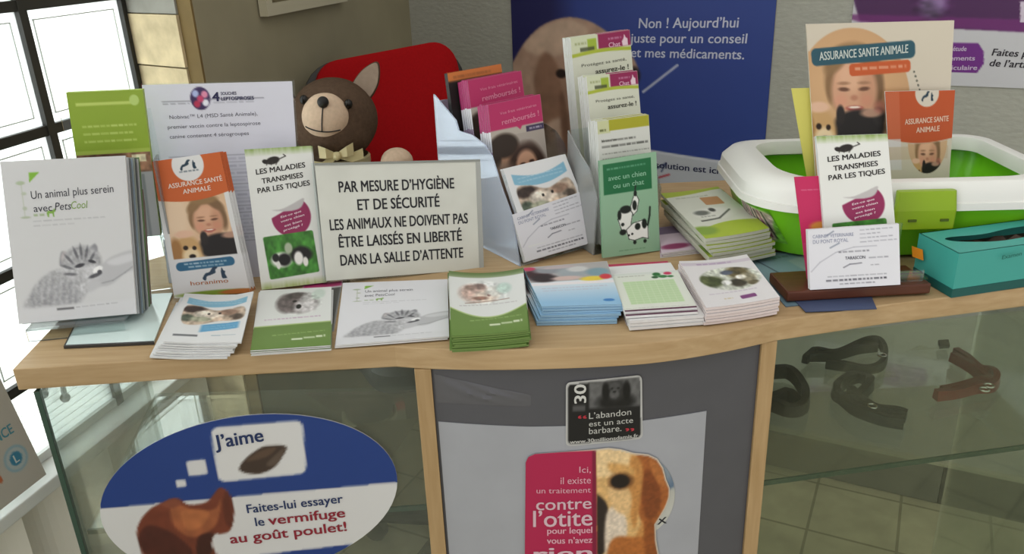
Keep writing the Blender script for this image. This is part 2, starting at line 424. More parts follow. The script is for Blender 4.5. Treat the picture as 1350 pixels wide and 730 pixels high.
def brick(name, c1, c2, grout, bw_, bh, mortar, rot=0, offset=0.0, bump=.2, rough=.6, coords='Object', noise=.12):
    m = mat(name, c1, rough=rough); t = m.node_tree; b = t.nodes['Principled BSDF']
    c = t.nodes.new('ShaderNodeTexCoord'); mp = t.nodes.new('ShaderNodeMapping'); mp.inputs['Rotation'].default_value = rot if isinstance(rot, tuple) else (0, 0, rot)
    k = t.nodes.new('ShaderNodeTexBrick'); k.offset = offset; k.inputs['Color1'].default_value = (*s2l(hx(c1)), 1); k.inputs['Color2'].default_value = (*s2l(hx(c2)), 1)
    k.inputs['Mortar'].default_value = (*s2l(hx(grout)), 1); k.inputs['Scale'].default_value = 1; k.inputs['Brick Width'].default_value = bw_; k.inputs['Row Height'].default_value = bh; k.inputs['Mortar Size'].default_value = mortar
    n = t.nodes.new('ShaderNodeTexNoise'); n.inputs['Scale'].default_value = 14; n.inputs['Detail'].default_value = 7
    mx = t.nodes.new('ShaderNodeMix'); mx.data_type = 'RGBA'; mx.blend_type = 'OVERLAY'; mx.inputs[0].default_value = noise * 3
    t.links.new(c.outputs[coords], mp.inputs[0]); t.links.new(mp.outputs[0], k.inputs['Vector']); t.links.new(c.outputs[coords], n.inputs['Vector'])
    t.links.new(k.outputs['Color'], mx.inputs[6]); t.links.new(n.outputs['Fac'], mx.inputs[7]); t.links.new(mx.outputs[2], b.inputs['Base Color'])
    return m
PLASTER = mat('olive_plaster', '928b72', rough=.9, noise=.06, scale=9, bump=.25)
ROUGHCAST = mat('grey_roughcast', 'a5a59b', rough=.9, noise=.05, scale=60, bump=.4, stretch=(1, 1, 2.2))
STONE = mat('limestone', 'c4b390', rough=.95, noise=.22, scale=22, bump=.9)
TILE = brick('floor_tiles', 'b4ae8e', 'aca688', '8a8468', .20, .20, .0035, rot=math.radians(27), rough=.35)
METAL = mat('dark_window_metal', '2b2a26', rough=.5)
BROWNP = mat('brown_plaster_edge', '6e5a34', rough=.9, noise=.1, scale=15)

mb = MB().box(-2.2, 3.4, -1.2, 3.2, -.12, 0); struct(mb.build('floor', TILE))
mb = MB()
poly = [lw(0, 0, 0), lw(.966, 0, 0), lw(.902, -.18, 0), lw(.902, -.205, 0), lw(-.3, -.205, 0)]
mb.prism(poly, (0, 0, 2.7))
mb.frame_box(COR, LT, LN, UP, .902, 2.1, -.34, -.206, 0, .57)
mb.frame_box(COR, LT, LN, UP, .90, 2.1, -.34, 0, 2.25, 2.7)
mb.frame_box(COR, LT, LN, UP, 2.1, 2.6, -.34, 0, 0, 2.7)
struct(mb.build('wall_left', PLASTER))
mb = MB().frame_box(COR, BD, BN, UP, -.02, 3.2, -.2, 0, 0, 2.7); struct(mb.build('wall_back', ROUGHCAST))
mb = MB().frame_box(COR, BD, BN, UP, .02, 1.47, .001, .014, 0.002, .112); struct(mb.build('baseboard_back', mat('grey_skirting', '6a6a60', rough=.5)))
mb = MB().frame_box(COR, BD, BN, UP, 1.472, 3.2, .001, .014, 0.002, .112); struct(mb.build('baseboard_right', mat('dark_skirting', '40403a', rough=.5)))
mb = MB().frame_box(COR, BD, BN, UP, .02, 3.2, .001, .017, .113, .121); struct(mb.build('trim_1', mat('pale_skirting_bead', 'a8a690', rough=.5)))
# splayed window reveal: a plastered edge, then stone blocks
e = np.array([.966, 0.0]); d = np.array([.902, -.18]) - e
def splay(a, b, z0, z1, proud, m, name):
    p0, p1 = e + d * a, e + d * b; nn = np.array([-d[1], d[0]]) / np.linalg.norm(d) * proud
    if nn[0] < 0: nn = -nn
    P = [lw(*(q), z0) for q in (p0, p1)] + [lw(*(q + nn), z0) for q in (p1, p0)]
    return struct(MB().prism(P, (0, 0, z1 - z0)).build(name, m))
splay(0, .2, .02, 2.25, .004, BROWNP, 'trim_2')
for k, (z0, z1) in enumerate(((.02, .79), (.793, .985), (.988, 1.172), (1.175, 1.262))): splay(.2, .98, z0, z1, .008 + .0015 * (k % 2), STONE, 'trim_%d' % (6 + k))
splay(.2, .98, 1.264, 2.25, .008, mat('grey_stone', '8a8880', rough=.9, noise=.12, scale=20), 'trim_4')
mb = MB().frame_box(COR, LT, LN, UP, .905, 2.1, -.20, -.125, .574, .5965); struct(mb.build('trim_5', mat('white_sill_paint', (.86, .87, .86), rough=.35), bevel=.003))

# the window: dark metal bars, glass, a glazing spacer round each pane
ts = [(.905, .925), (1.137, 1.153), (1.367, 1.383), (1.597, 1.613), (2.08, 2.10)]; zs = [(.597, .613), (.727, .743), (.905, .921), (1.097, 1.113), (1.287, 1.303), (1.477, 1.493), (1.667, 1.683), (2.23, 2.25)]
mb = MB()
for a, b in ts: mb.frame_box(COR, LT, LN, UP, a, b, -.192, -.172, .597, 2.25)
for a, b in zs[1:]: mb.frame_box(COR, LT, LN, UP, .905, 2.1, -.190, -.174, a, b)
win = struct(mb.build('window_1', METAL))
MB().frame_box(COR, LT, LN, UP, .926, 2.079, -.190, -.174, .5975, .6125).build('bottom_rail', mat('white_sill_paint', (.86, .87, .86), rough=.35), win)
FG = bpy.data.materials.new('frosted_glass'); FG.use_nodes = True; t_ = FG.node_tree; t_.nodes.clear(); o_ = t_.nodes.new('ShaderNodeOutputMaterial'); tl_ = t_.nodes.new('ShaderNodeBsdfTranslucent'); tr_ = t_.nodes.new('ShaderNodeBsdfTransparent'); mx_ = t_.nodes.new('ShaderNodeMixShader')
tl_.inputs[0].default_value = (.95, .98, .97, 1); tr_.inputs[0].default_value = (.96, .99, .98, 1); mx_.inputs[0].default_value = .55
t_.links.new(tr_.outputs[0], mx_.inputs[1]); t_.links.new(tl_.outputs[0], mx_.inputs[2]); t_.links.new(mx_.outputs[0], o_.inputs[0])
MB().frame_box(COR, LT, LN, UP, .91, 2.09, -.183, -.181, .744, 2.24).build('window_pane', FG, win)
mb = MB()
for k in range(9): mb.frame_box(COR, LT, LN, UP, .91, 2.09, -.186, -.180, .614 + k * .0126, .614 + k * .0126 + .0108)
mb.build('ribbed_pane', FG, win)
mb = MB()
for (a0, a), (b, b0) in zip(ts[:-2], ts[1:-1]):
    for (z0, z), (y, y0) in zip(zs[1:-2], zs[2:-1]):
        i = .014
        for q in ((a + i, a + i + .002, z + i, y - i), (b - i - .002, b - i, z + i, y - i), (a + i, b - i, z + i, z + i + .002), (a + i, b - i, y - i - .002, y - i)):
            mb.frame_box(COR, LT, LN, UP, q[0], q[1], -.181, -.179, q[2], q[3])
mb.build('glazing_spacer', mat('pale_spacer', (.8, .83, .81), rough=.4), win)
for (x, y), (x2, y2) in (((62, 505), (57, 519)), ((82, 506), (86, 524))):
    a = ONP(x, y, lw(0, -.145, 0), LN); b = ONP(x2, y2, lw(0, -.140, 0), LN)
    h = MB().tube([a - LN * .04, a, (a + b) / 2, b], [.004, .0045, .0045, .004]); h.ellipsoid(b, (.008, .008, .008), nu=12, nv=8); h.build('window_catch', METAL, win, smooth=True)
# the radiator niche under the sill
rad = thing('radiator', lw(1.45, -.16, .0), 'white ribbed radiator below the window sill at far left', 'radiator')
mb = MB(); n = 92; prof = []
for i in range(n + 1):
    t = .93 + i * (1.12 / n); prof.append((t, -.150 - .022 * (0.5 - .5 * math.cos(2 * math.pi * (i % 8) / 8)) ** .5))
P = [lw(t, q, .12) for t, q in prof] + [lw(t, -.20, .12) for t, q in prof[::-1]]
mb.prism(P, (0, 0, .445)); mb.build('ribbed_panel', mat('radiator_enamel', (.93, .92, .88), rough=.4), rad)
mb = MB()
for t in (1.05, 1.9): MB().frame_box(COR, LT, LN, UP, t, t + .03, -.19, -.17, 0.0, .13).build('foot', mat('radiator_enamel', (.8, .79, .74)), rad)

# ================================================================== THE COUNTER
fp = [(16, 487), (180, 476), (340, 466), (520, 456.5), (560, 459), (620, 460.5), (690, 460), (780, 457), (850, 452.5), (910, 445), (970, 434.5), (1025, 422.5), (1090, 413), (1160, 402.5), (1350, 379)]
fr = [Z(x, y, T) for x, y in fp]; fr.append(fr[-1] + (fr[-1] - fr[-2]) * 1.6)
bow = fr[3:12]; bs = []
for i in range(len(bow) - 1):
    a, b, c, d_ = bow[max(i - 1, 0)], bow[i], bow[i + 1], bow[min(i + 2, len(bow) - 1)]
    for t in np.linspace(0, 1, 5, endpoint=False): bs.append(.5 * (2 * b + (c - a) * t + (2 * a - 5 * b + 4 * c - d_) * t * t + (3 * b - a - 3 * c + d_) * t ** 3))
front = fr[:3] + bs + fr[11:]
rear = [np.array([fr[-1][0] + .02, 1.44, T]), np.array([.2, 1.42, T]), np.array([-.30, 1.36, T]), np.array([-.572, 1.09, T])]
outline = front + rear
TH = .026
mb = MB().prism(outline, (0, 0, -TH))
tag(mb.build('worktop', BEECH, bevel=.0015), 'pale beech worktop with a bowed front, covered in leaflets', 'counter top')
ZU = T - TH - .0005

L0 = Z(46, 516, ZU); L0[2] = 0; L1 = Z(549, 483, ZU); L1[2] = 0
zsh = (ONP(97, 706, L0, np.array([0, 1.0, 0])))[2]
LR = Z(198, 519, zsh); LR[2] = 0
fd = (L1 - L0) / np.linalg.norm(L1 - L0); fn = np.array([fd[1], -fd[0], 0])
case = thing('glass_display_case', (L0 + L1) / 2, 'glass display case at left of the counter, seen from its front', 'display case')
mb = MB().prism([L0, L1, L1 - fn * .006, L0 - fn * .006], (0, 0, ZU - .1)); 
def raise_(mb, z): mb.v = [(a, b, c + z) for a, b, c in mb.v]; return mb
raise_(mb, .1).build('front_pane', PANE, case)
sd = (LR - L0) / np.linalg.norm(LR - L0); sn = np.array([sd[1], -sd[0], 0])
mb = MB().prism([L0 - fn * .007, LR, LR + sn * .006, L0 + sn * .006 - fn * .007], (0, 0, ZU - .1)); raise_(mb, .1).build('side_pane', PANE, case)
mb = MB().prism([L0 - sn * .001 + fn * .001, L0 + sn * .0045 + fn * .001, L0 + sn * .0035 - fn * .0065, L0 - sn * .001 - fn * .0065], (0, 0, ZU - .1)); raise_(mb, .1).build('glass_edge', GEDGE, case)
sh = [L0 + sn * .008 - fn * .008, L1 - fn * .008 - fd * .004, L1 - fn * .30 - fd * .004, LR + sn * .008]
mb = MB().prism(sh, (0, 0, .006)); raise_(mb, zsh - .006).build('shelf', PANE, case)
mb = MB().prism([sh[0], sh[1], sh[1] - fn * .003, sh[0] - fn * .003], (0, 0, .0065)); raise_(mb, zsh - .0062).build('shelf_edge', GEDGE, case)
mb = MB().prism([L0 + sn * .0, L1, L1 - fn * .30, LR], (0, 0, .1)); mb.build('plinth', BEECH, case)

# centre cabinet: two beech uprights, a bowed grey front with a light sheet on it
B0 = Z(568, 484, ZU); B0[2] = 0; B1 = Z(1003, 449, ZU); B1[2] = 0
bd = (B1 - B0) / np.linalg.norm(B1 - B0); bn = np.array([bd[1], -bd[0], 0])
mid = Z(785, 480, ZU); bowd = (mid - B0) @ bn - .004
cab = thing('counter_cabinet', (B0 + B1) / 2, 'bowed grey centre cabinet of the counter between two beech uprights', 'cabinet')
Bw = np.linalg.norm(B1 - B0)
def arc(s): s = np.asarray(s, float); return B0 + bd * (s * Bw)[..., None] + bn * (bowd * 4 * s * (1 - s))[..., None]
def arcn(s):
    g = bowd * 4 * (1 - 2 * np.asarray(s)) / Bw; v = bn - bd * np.asarray(g)[..., None]; return v / np.linalg.norm(v, axis=-1)[..., None]
for k, (o, sg) in enumerate(((B0, -1), (B1, 1))):
    a = o + bn * .004; mb = MB().prism([a, a + bd * sg * .0185, a + bd * sg * .0185 - bn * .31, a - bn * .31], (0, 0, ZU)); mb.build('upright', BEECHV, cab, bevel=.001)
S_ = np.linspace(0, 1, 41); A = arc(S_); Bk = A - arcn(S_) * .012
A[0] += bd * .0005; A[-1] -= bd * .0005
mb = MB().prism(list(A) + list(Bk[::-1]), (0, 0, ZU - .002)); mb.build('front_panel', mat('dark_grey_laminate', '4f4f54', rough=.4, noise=.03, scale=30), cab)
def on_arc(x, y):
    d_ = ray(x, y); ss = np.linspace(-.05, 1.05, 2201); p = arc(ss); c = (p[:, 0] - CAM[0]) * d_[1] - (p[:, 1] - CAM[1]) * d_[0]
    i = np.argmin(np.abs(c)); return ss[i], CAM[2] + d_[2] * (p[i, 1] - CAM[1]) / d_[1]
class ArcPage:
    def __init__(s, px): s.c = [on_arc(*p) for p in px]; s.n = bn
    def P(s, u, v, off=0.0):
        u = np.asarray(u, float); v = np.asarray(v, float); (a, b, c, d_) = s.c
        f = lambda k: a[k] * (1 - u) * (1 - v) + b[k] * u * (1 - v) + c[k] * u * v + d_[k] * (1 - u) * v
        return arc(f(0)) + arcn(f(0)) * (np.zeros(u.shape) + off)[..., None] + f(1)[..., None] * UP
sp = ArcPage([(578, 554), (931, 541), (931, 900), (598, 930)])
s_ = np.linspace(sp.c[0][0], sp.c[1][0], 31); zt = np.interp(np.linspace(0, 1, 31), [0, .33, .66, 1], [on_arc(578, 555)[1], on_arc(690, 562)[1], on_arc(830, 556)[1], on_arc(931, 541)[1]])
mb = MB(); q = arc(s_) + arcn(s_) * .0012; top = q + zt[:, None] * UP; bot = q + .05 * UP; k = len(s_); qb = arc(s_) + arcn(s_) * .0003
mb.add(np.vstack([top, bot, qb + zt[:, None] * UP, qb + .05 * UP]), [(i, i + 1, k + i + 1, k + i) for i in range(k - 1)] + [(2 * k + i, 2 * k + i + 1, i + 1, i) for i in range(k - 1)])
mb.build('light_sheet', mat('light_grey_sheet', '9c9ea4', rough=.45, noise=.03, scale=20), cab)
# wrinkled clear tape across the dark band
tp = ArcPage([(572, 492), (700, 520), (700, 535), (576, 530)])
mb = MB(); nu, nv = 26, 7; U, V = np.meshgrid(np.linspace(0, 1, nu), np.linspace(0, 1, nv)); off = .0003 + .0030 * np.abs(np.sin(V * 11 + U * 7)) ** 3 * np.sin(np.pi * V) * np.sin(np.pi * U) * (1 - U * .5)
mb.add(tp.P(U.ravel(), V.ravel(), off.ravel()), [(j * nu + i, j * nu + i + 1, (j + 1) * nu + i + 1, (j + 1) * nu + i) for j in range(nv - 1) for i in range(nu - 1)])
mb.build('tape', mat('glossy_grey_tape', '54545a', rough=.2, spec=.6), cab, smooth=True)

# right glass case: front pane, shelf, far end
R0_ = Z(1024, 449, ZU); R0_[2] = 0; R1 = Z(1350, 412, ZU); R1[2] = 0; rd = (R1 - R0_) / np.linalg.norm(R1 - R0_); rn = np.array([rd[1], -rd[0], 0]); R1 = R0_ + rd * .62
zr = ONP(1180, 611, R0_ - rn * .008, rn)[2]
rc = thing('glass_display_case', (R0_ + R1) / 2, 'glass display case at right of the counter holding bagged leads on its shelf', 'display case')
mb = MB().prism([R0_, R1, R1 - rn * .006, R0_ - rn * .006], (0, 0, ZU - .1)); raise_(mb, .1).build('front_pane', glass('dark_greenish_glass', (.87, .91, .85), .10, .012, (.45, .5, .42)), rc)  # faint diffuse share paints reflected haze into the front pane
sh = [R0_ - rn * .008 + rd * .002, R1 - rn * .008, R1 - rn * .42, R0_ - rn * .42 + rd * .002]
mb = MB().prism(sh, (0, 0, .006)); raise_(mb, zr - .006).build('shelf', PANE, rc)
mb = MB().prism([sh[0], sh[1], sh[1] - rn * .003, sh[0] - rn * .003], (0, 0, .0065)); raise_(mb, zr - .0062).build('shelf_edge', GEDGE, rc)
mb = MB().prism([R0_, R1, R1 - rn * .42, R0_ - rn * .42], (0, 0, .08)); mb.build('plinth', BEECH, rc)
mb = MB().prism([R1 - rd * .006 - rn * .007, R1 - rn * .007, R1 - rn * .42, R1 - rd * .006 - rn * .42], (0, 0, ZU - .1)); raise_(mb, .1).build('side_pane', PANE, rc)

# ================================================================== COVERS
def girl(A, cx, cy, s, dog=True, clip=None):
    """a smiling girl's portrait, looking down; s = half face width in u"""
    k = s / A.asp
    E = lambda x, y, rx, ry, c, so=.5, rot=0, a=1: A.ell(cx + x * s, cy + y * k, rx * s, ry * k, c, so, rot, a, clip)
    E(-.02, -.22, 1.12, 1.28, '86684a', .3); E(.98, .1, .26, .75, '7c5f44', .6); E(-.98, .0, .18, .55, '8a6a4a', .6)
    E(0, .18, .93, 1.16, 'cf9e80', .22); E(-.05, -.35, .62, .5, 'd9ab8c', .7); E(.55, .2, .35, .8, 'bd8a6c', .8, 0, .6)
    E(-.72, -.92, .55, .30, '8d6e4c', .6, -40); E(.66, -.92, .60, .30, '7d6044', .6, 42); E(0, -1.26, .85, .28, '92744f', .5)
    for x in (-.42, .42):
        E(x, -.12, .24, .06, 'a47a5e', .9); E(x, .10, .22, .075, '6b4838', .7, 4 if x < 0 else -4)
    E(0, .42, .15, .10, 'b98066', .8); E(-.55, .52, .28, .24, 'd8957c', .9, 0, .55); E(.5, .52, .26, .22, 'd08a72', .9, 0, .5)
    E(0, .80, .36, .10, 'a8524a', .5); E(0, .77, .25, .045, 'ead9cc', .6); E(0, .93, .2, .05, 'b4786a', .8)
def puppies(A, cx, cy, s, clip=None):
    k = s / A.asp
    A.ell(cx + .9 * s, cy + .05 * k, 1.25 * s, .75 * k, '211d1e', .22, clip=clip); A.ell(cx + .05 * s, cy - .5 * k, .2 * s, .4 * k, '2a2424', .4, clip=clip); A.ell(cx + 1.85 * s, cy - .4 * k, .3 * s, .4 * k, '2c2828', .4, clip=clip)
    A.ell(cx + 1.5 * s, cy - .55 * k, .5 * s, .18 * k, 'b08a76', .6, clip=clip); A.ell(cx + 1.9 * s, cy - .8 * k, .28 * s, .25 * k, 'b06a5c', .8, a=.7, clip=clip)
    A.ell(cx - .9 * s, cy + .2 * k, .72 * s, .95 * k, 'c79f6c', .3, clip=clip); A.ell(cx - 1.5 * s, cy + .1 * k, .3 * s, .75 * k, 'a37646', .5, clip=clip); A.ell(cx - .75 * s, cy + .45 * k, .45 * s, .45 * k, 'e6cfa8', .5, clip=clip)
    A.ell(cx - 1.0 * s, cy - .05 * k, .13 * s, .13 * k, '2b1d14', .5, clip=clip); A.ell(cx - .55 * s, cy - .0 * k, .11 * s, .12 * k, '2b1d14', .5, clip=clip); A.ell(cx - .72 * s, cy + .48 * k, .17 * s, .13 * k, '1e1614', .5, clip=clip)
    A.ell(cx - .95 * s, cy - .85 * k, .5 * s, .22 * k, 'e0b79c', .5, clip=clip)
def emblem(A, cx, cy, s, col='20384a'):     # a leaping dog and a sitting cat, in silhouette
    k = s / A.asp
    P = [(-1, .4), (-.7, -.1), (-.3, -.25), (.1, -.7), (.5, -.65), (.25, -.4), (.2, -.1), (-.3, .1), (-.6, .2), (-.75, .6)]
    A.poly([(cx + x * s, cy + y * k) for x, y in P], col, True, 0)
    P = [(.75, .5), (.7, -.1), (.85, -.6), (.95, -.3), (1.1, -.2), (1.05, .1), (1.15, .5)]
    A.poly([(cx + x * s, cy + y * k) for x, y in P], col, True, 0)

def art_insurance():
    A = Art(110, 230, 'd8d8d8')
    A.rect(.08, .27, .93, .72, 'd9b795'); A.ell(.2, .4, .2, .2, 'e3c8aa', .8)
    girl(A, .63, .445, .22); puppies(A, .52, .645, .26)
    A.rect(0, .715, 1, 1, 'd8d8da'); A.rect(.94, .27, 1, .72, 'd8d8d8'); A.rect(0, .27, .075, .72, 'd8d8d8')
    A.band(lambda u: u * 0 - 1, lambda u: .275 + .035 * np.sin(u * 3.0 + .2), 'c4602f')
    A.ell(.5, .055, .23, .115, 'dcdcdc', .05); emblem(A, .49, .06, .11); A.words(.36, .10, .64, .012, '4a5a66', 2)
    A.rect(.09, .735, .88, .80, '2f6588', .06, -2); A.words(.2, .757, .78, .012, 'c6d6e0', 3); A.words(.25, .78, .74, .012, 'c6d6e0', 4)
    emblem(A, .56, .845, .15, '2a3f55'); A.ell(.55, .985, .5, .022, '7f9a3a', .4); A.ell(.85, .985, .25, .018, 'b06a35', .4)
    return A
def art_tick():
    A = Art(104, 220, 'dcddd9')
    A.put(np.clip(1 - A.V / .055, 0, 1) * (.55 + .45 * vnoise(220, 104, 3, 40, 3)), '7e9a4a'); A.put(np.clip((A.V - .94) / .05, 0, 1) * (.5 + .5 * vnoise(220, 104, 3, 40, 4)), 'a9b977')
    A.ell(.40, .088, .105, .026, '26221f', .25, -12); A.ell(.29, .094, .05, .016, '26221f', .3, 15); A.line([(.5, .08), (.6, .062), (.57, .05)], .008, '3a3632')
    for x in (.33, .4, .47): A.line([(x, .10), (x - .03, .118)], .006, '3a3632')
    m = A.mell(.58, .495, .30, .145, .06); cut = np.clip(((A.V - .425) + .22 * (A.U - .6)) * 120 + .5, 0, 1)
    A.put(m * cut, '8c2a55'); A.poly([(.30, .44), (.45, .435), (.62, .405), (.80, .37), (.74, .435), (.55, .455)], 'b8b4b4', True, 1)
    A.rect(.13, .615, .90, .925, '3f7a30', .03, -3); g = A.mrect(.13, .615, .90, .925, .03, -3); A.grain(g, .35, 22, 14, 8)
    for cx, cy, rx, ry, c in ((.36, .80, .16, .055, 'e6e6e2'), (.40, .80, .10, .045, '1d1b1c'), (.66, .775, .17, .06, '1f1d1e'), (.62, .80, .07, .05, 'e8e6e2'), (.48, .72, .06, .04, 'a8b29a'), (.3, .835, .03, .03, 'e0e0da'), (.72, .83, .04, .035, 'e4e2dc'), (.27, .78, .05, .03, '222')):
        A.ell(cx, cy, rx, ry, c if len(c) == 6 else '222222', .4, clip=g)
    return A
def tiger_kitten(A, sx=1.0):
    """a sleeping tabby cub with its chin on a hand, a black and white photograph fading into the page"""
    body = A.mpoly([(.06, .905), (.10, .84), (.18, .76), (.28, .70), (.40, .68), (.52, .72), (.60, .80), (.56, .88), (.48, .905), (.25, .91)], True, 7); A.put(body, 'aeaeb2')
    for i in range(8):                       # stripes over the back and flank
        u = .12 + .052 * i; A.put(A.mpoly([(u, .90), (u + .005, .84), (u + .04, .745), (u + .055, .75), (u + .03, .84), (u + .028, .90)], True, 4) * np.clip(body * 1.3, 0, 1), '84848a', .45)
    A.put(A.mpoly([(.66, .74), (.74, .67), (.84, .62), (1.03, .595), (1.03, .70), (.92, .74), (.80, .80), (.68, .80)], True, 3), 'b6b6ba'); A.put(A.mpoly([(.78, .655), (.92, .62), (1.03, .615), (1.03, .65), (.86, .68)], True, 4), 'cacace')
    A.line([(.70, .79), (.82, .775), (.93, .73), (1.0, .695)], .006, '8c8c92', .6)
    A.put(A.mpoly([(.395, .66), (.405, .585), (.43, .568), (.47, .60), (.50, .66)], True, 2), '8d8d92'); A.ell(.43, .605, .022, .035, 'bcb4b6', .8, 15)
    A.put(A.mpoly([(.64, .575), (.69, .535), (.715, .56), (.70, .60)], True, 2), '8a8a90')
    h = A.mell(.575, .655, .165, .115, .22, -4); A.put(h, 'a6a6aa'); A.ell(.50, .72, .12, .07, 'b8b8bc', .7, clip=h)
    for u, v, r, l in ((.53, .585, 70, .05), (.575, .575, 88, .055), (.62, .585, 105, .05), (.47, .62, 50, .05), (.66, .62, 125, .045), (.45, .67, 20, .05), (.47, .715, 5, .05)): A.ell(u, v, l, .009, '5a5a60', .8, r, .75)
    A.ell(.555, .665, .042, .012, '3e3e44', .5, -12); A.ell(.66, .645, .032, .010, '3e3e44', .5, 18)
    A.ell(.655, .715, .075, .05, 'c2c2c6', .5, -10); A.ell(.70, .70, .045, .02, 'ececee', .4, -25); A.ell(.675, .735, .055, .012, '54545a', .6, -15); A.ell(.715, .715, .020, .014, '4a4a50', .5)
    A.put(A.mpoly([(.50, .80), (.60, .76), (.70, .77), (.72, .80), (.60, .84)], True, 4), 'bdbdc1')
    A.grain(np.clip(body + h, 0, 1), .13, 60, 46, 5)
    return A
def art_petscool(bg='cbcbcd'):
    A = Art(150, 190, bg); A.put(np.clip((A.V - .55) * 1.2, 0, 1), 'd2d2d6', .6)
    tiger_kitten(A)
    A.put(np.clip((A.V - .895) * 40, 0, 1), 'd2d2d6', .85)
    A.poly([(.215, .075), (.30, .075), (.212, .135)], '7fb03e', False, 0)
    A.line([(.145, .13), (.15, .34)], .004, 'b9beb2'); A.ell(.14, .135, .035, .012, 'a7b39a', .5); A.ell(.16, .20, .02, .01, 'b4bcab', .6); A.ell(.155, .29, .018, .012, 'b0b8a8', .6); A.ell(.155, .345, .04, .007, 'aab39f', .6)
    A.poly([(.325, .325), (.335, .312), (.37, .313), (.395, .30), (.40, .318), (.385, .325), (.385, .352), (.375, .352), (.373, .332), (.345, .332), (.343, .352), (.333, .352)], '7ea64a', False, 0)
    A.words(.22, .335, .315, .014, '8aa070', 12); A.words(.21, .372, .82, .006, '9a9aa0', 13, 0, .7); A.words(.21, .40, .55, .006, '9a9aa0', 14, 0, .6)
    A.words(.33, .93, .475, .017, '38383c', 15, -.02, .95, .2); A.words(.49, .926, .86, .007, '909096', 16, -.02, .7)
    return A
def art_flyer(lab=None):                # blue bubbles above and below a strip of kittens and puppies
    A = Art(100, 100, 'd9dadb')
    A.band(lambda u: .06 + .10 * np.sin(u * 3.1), lambda u: .19 + .10 * np.sin(u * 3.1), '7fb0c8'); A.rect(0, 0, .09, .4, 'd9dadb'); A.rect(.93, 0, 1, .4, 'd9dadb')
    for i in range(2): A.words(.16, .16 + .045 * i, .88, .012, 'b9d2de', 40 + i)
    m = A.mpoly([(.10, .28), (.3, .27), (.55, .36), (.90, .30), (.93, .55), (.62, .58), (.3, .66), (.12, .60)], True, 1); A.put(m, 'b9a795')
    for cx, cy, rx, ry, c in ((.22, .34, .17, .07, '3b2f2b'), (.17, .52, .10, .07, '4f5a4c'), (.38, .44, .13, .08, 'd6cdbf'), (.36, .54, .16, .05, 'a2a48e'), (.55, .46, .12, .07, 'e2d4c4'), (.72, .40, .14, .06, '9f8270'), (.84, .50, .10, .06, '5c5148'), (.66, .54, .13, .05, 'cdb7a2'), (.60, .42, .02, .02, '2c2624'), (.45, .43, .02, .02, '2c2624')):
        A.ell(cx, cy, rx, ry, c, .5, clip=m)
    A.grain(m, .25, 18, 18, 6)
    A.band(lambda u: .655 - .10 * (u - .4), lambda u: .80 - .13 * (u - .4), '5f9ec4', np.clip((A.U - .38) * 20, 0, 1) * np.clip((.93 - A.U) * 20, 0, 1)); A.words(.45, .70, .9, .014, 'b7d3e2', 44, -.12); A.words(.45, .745, .86, .014, 'b7d3e2', 45, -.12)
    A.words(.08, .86, .40, .03, '4a4f55', 46, .02, .9, .3); A.words(.58, .87, .90, .02, '8aa0ae', 47, -.05, .9, .2)
    return A
def art_green(kind):
    A = Art(105, 120, 'd9dbd9')
    if kind == 0:
        A.ell(.56, .27, .26, .19, '8b8484', .25); A.ell(.40, .27, .15, .17, '6c6262', .4); A.ell(.52, .14, .14, .06, '554c4c', .5); A.ell(.66, .34, .16, .11, 'c9c5c6', .5); A.ell(.56, .34, .035, .04, '1d1a1b', .5); A.ell(.68, .19, .09, .08, 'b9b6b6', .6); A.ell(.82, .13, .09, .10, 'c4d0c8', .4, 30); A.ell(.5, .24, .03, .02, '242020', .6)
        A.grain(A.mell(.56, .27, .3, .2, .3), .25, 24, 22, 3); A.words(.12, .545, .86, .02, 'b48fae', 21, -.03, .7)
        f = lambda u: .655 - .03 * u
    else:
        A.put(np.clip(1 - A.V / .10, 0, 1) ** .3 * np.clip((.115 + .06 * np.sin(A.U * 3.1) - A.V) * 60, 0, 1), '5a7238'); 
        A.ell(.33, .36, .20, .15, 'c9ada2', .5); A.ell(.28, .27, .08, .05, '9a8278', .6); A.ell(.40, .25, .08, .05, '85706a', .6); A.ell(.48, .42, .16, .10, 'd9c9bc', .5); A.ell(.52, .40, .025, .025, '5a2a20', .5); A.ell(.60, .34, .12, .09, 'd8d6d0', .5); A.ell(.72, .30, .10, .09, 'b9ccc4', .5); A.ell(.40, .45, .1, .03, '8c6a5c', .6)
        A.grain(A.mell(.45, .36, .32, .2, .3), .22, 22, 22, 3); A.line([(.2, .53), (.78, .485)], .006, '8a6a5a'); A.words(.12, .57, .88, .016, 'a9a2a6', 22, -.03, .7)
        f = lambda u: .60 + .16 * np.sin(np.clip(u, 0, 1) * 3.1)
    A.band(lambda u: f(u), lambda u: u * 0 + 2, '698544'); A.band(lambda u: f(u) - .012, lambda u: f(u) + .006, 'a9bd80')
    A.put(np.clip((A.V - .9) * 6, 0, 1), '5a7c30', .5)
    A.words(.25, .80, .92, .016, '9fb876', 23, -.05, .8); A.words(.50, .88, .93, .036, 'e0e6d0', 24, -.08, .95, .09)
    return A
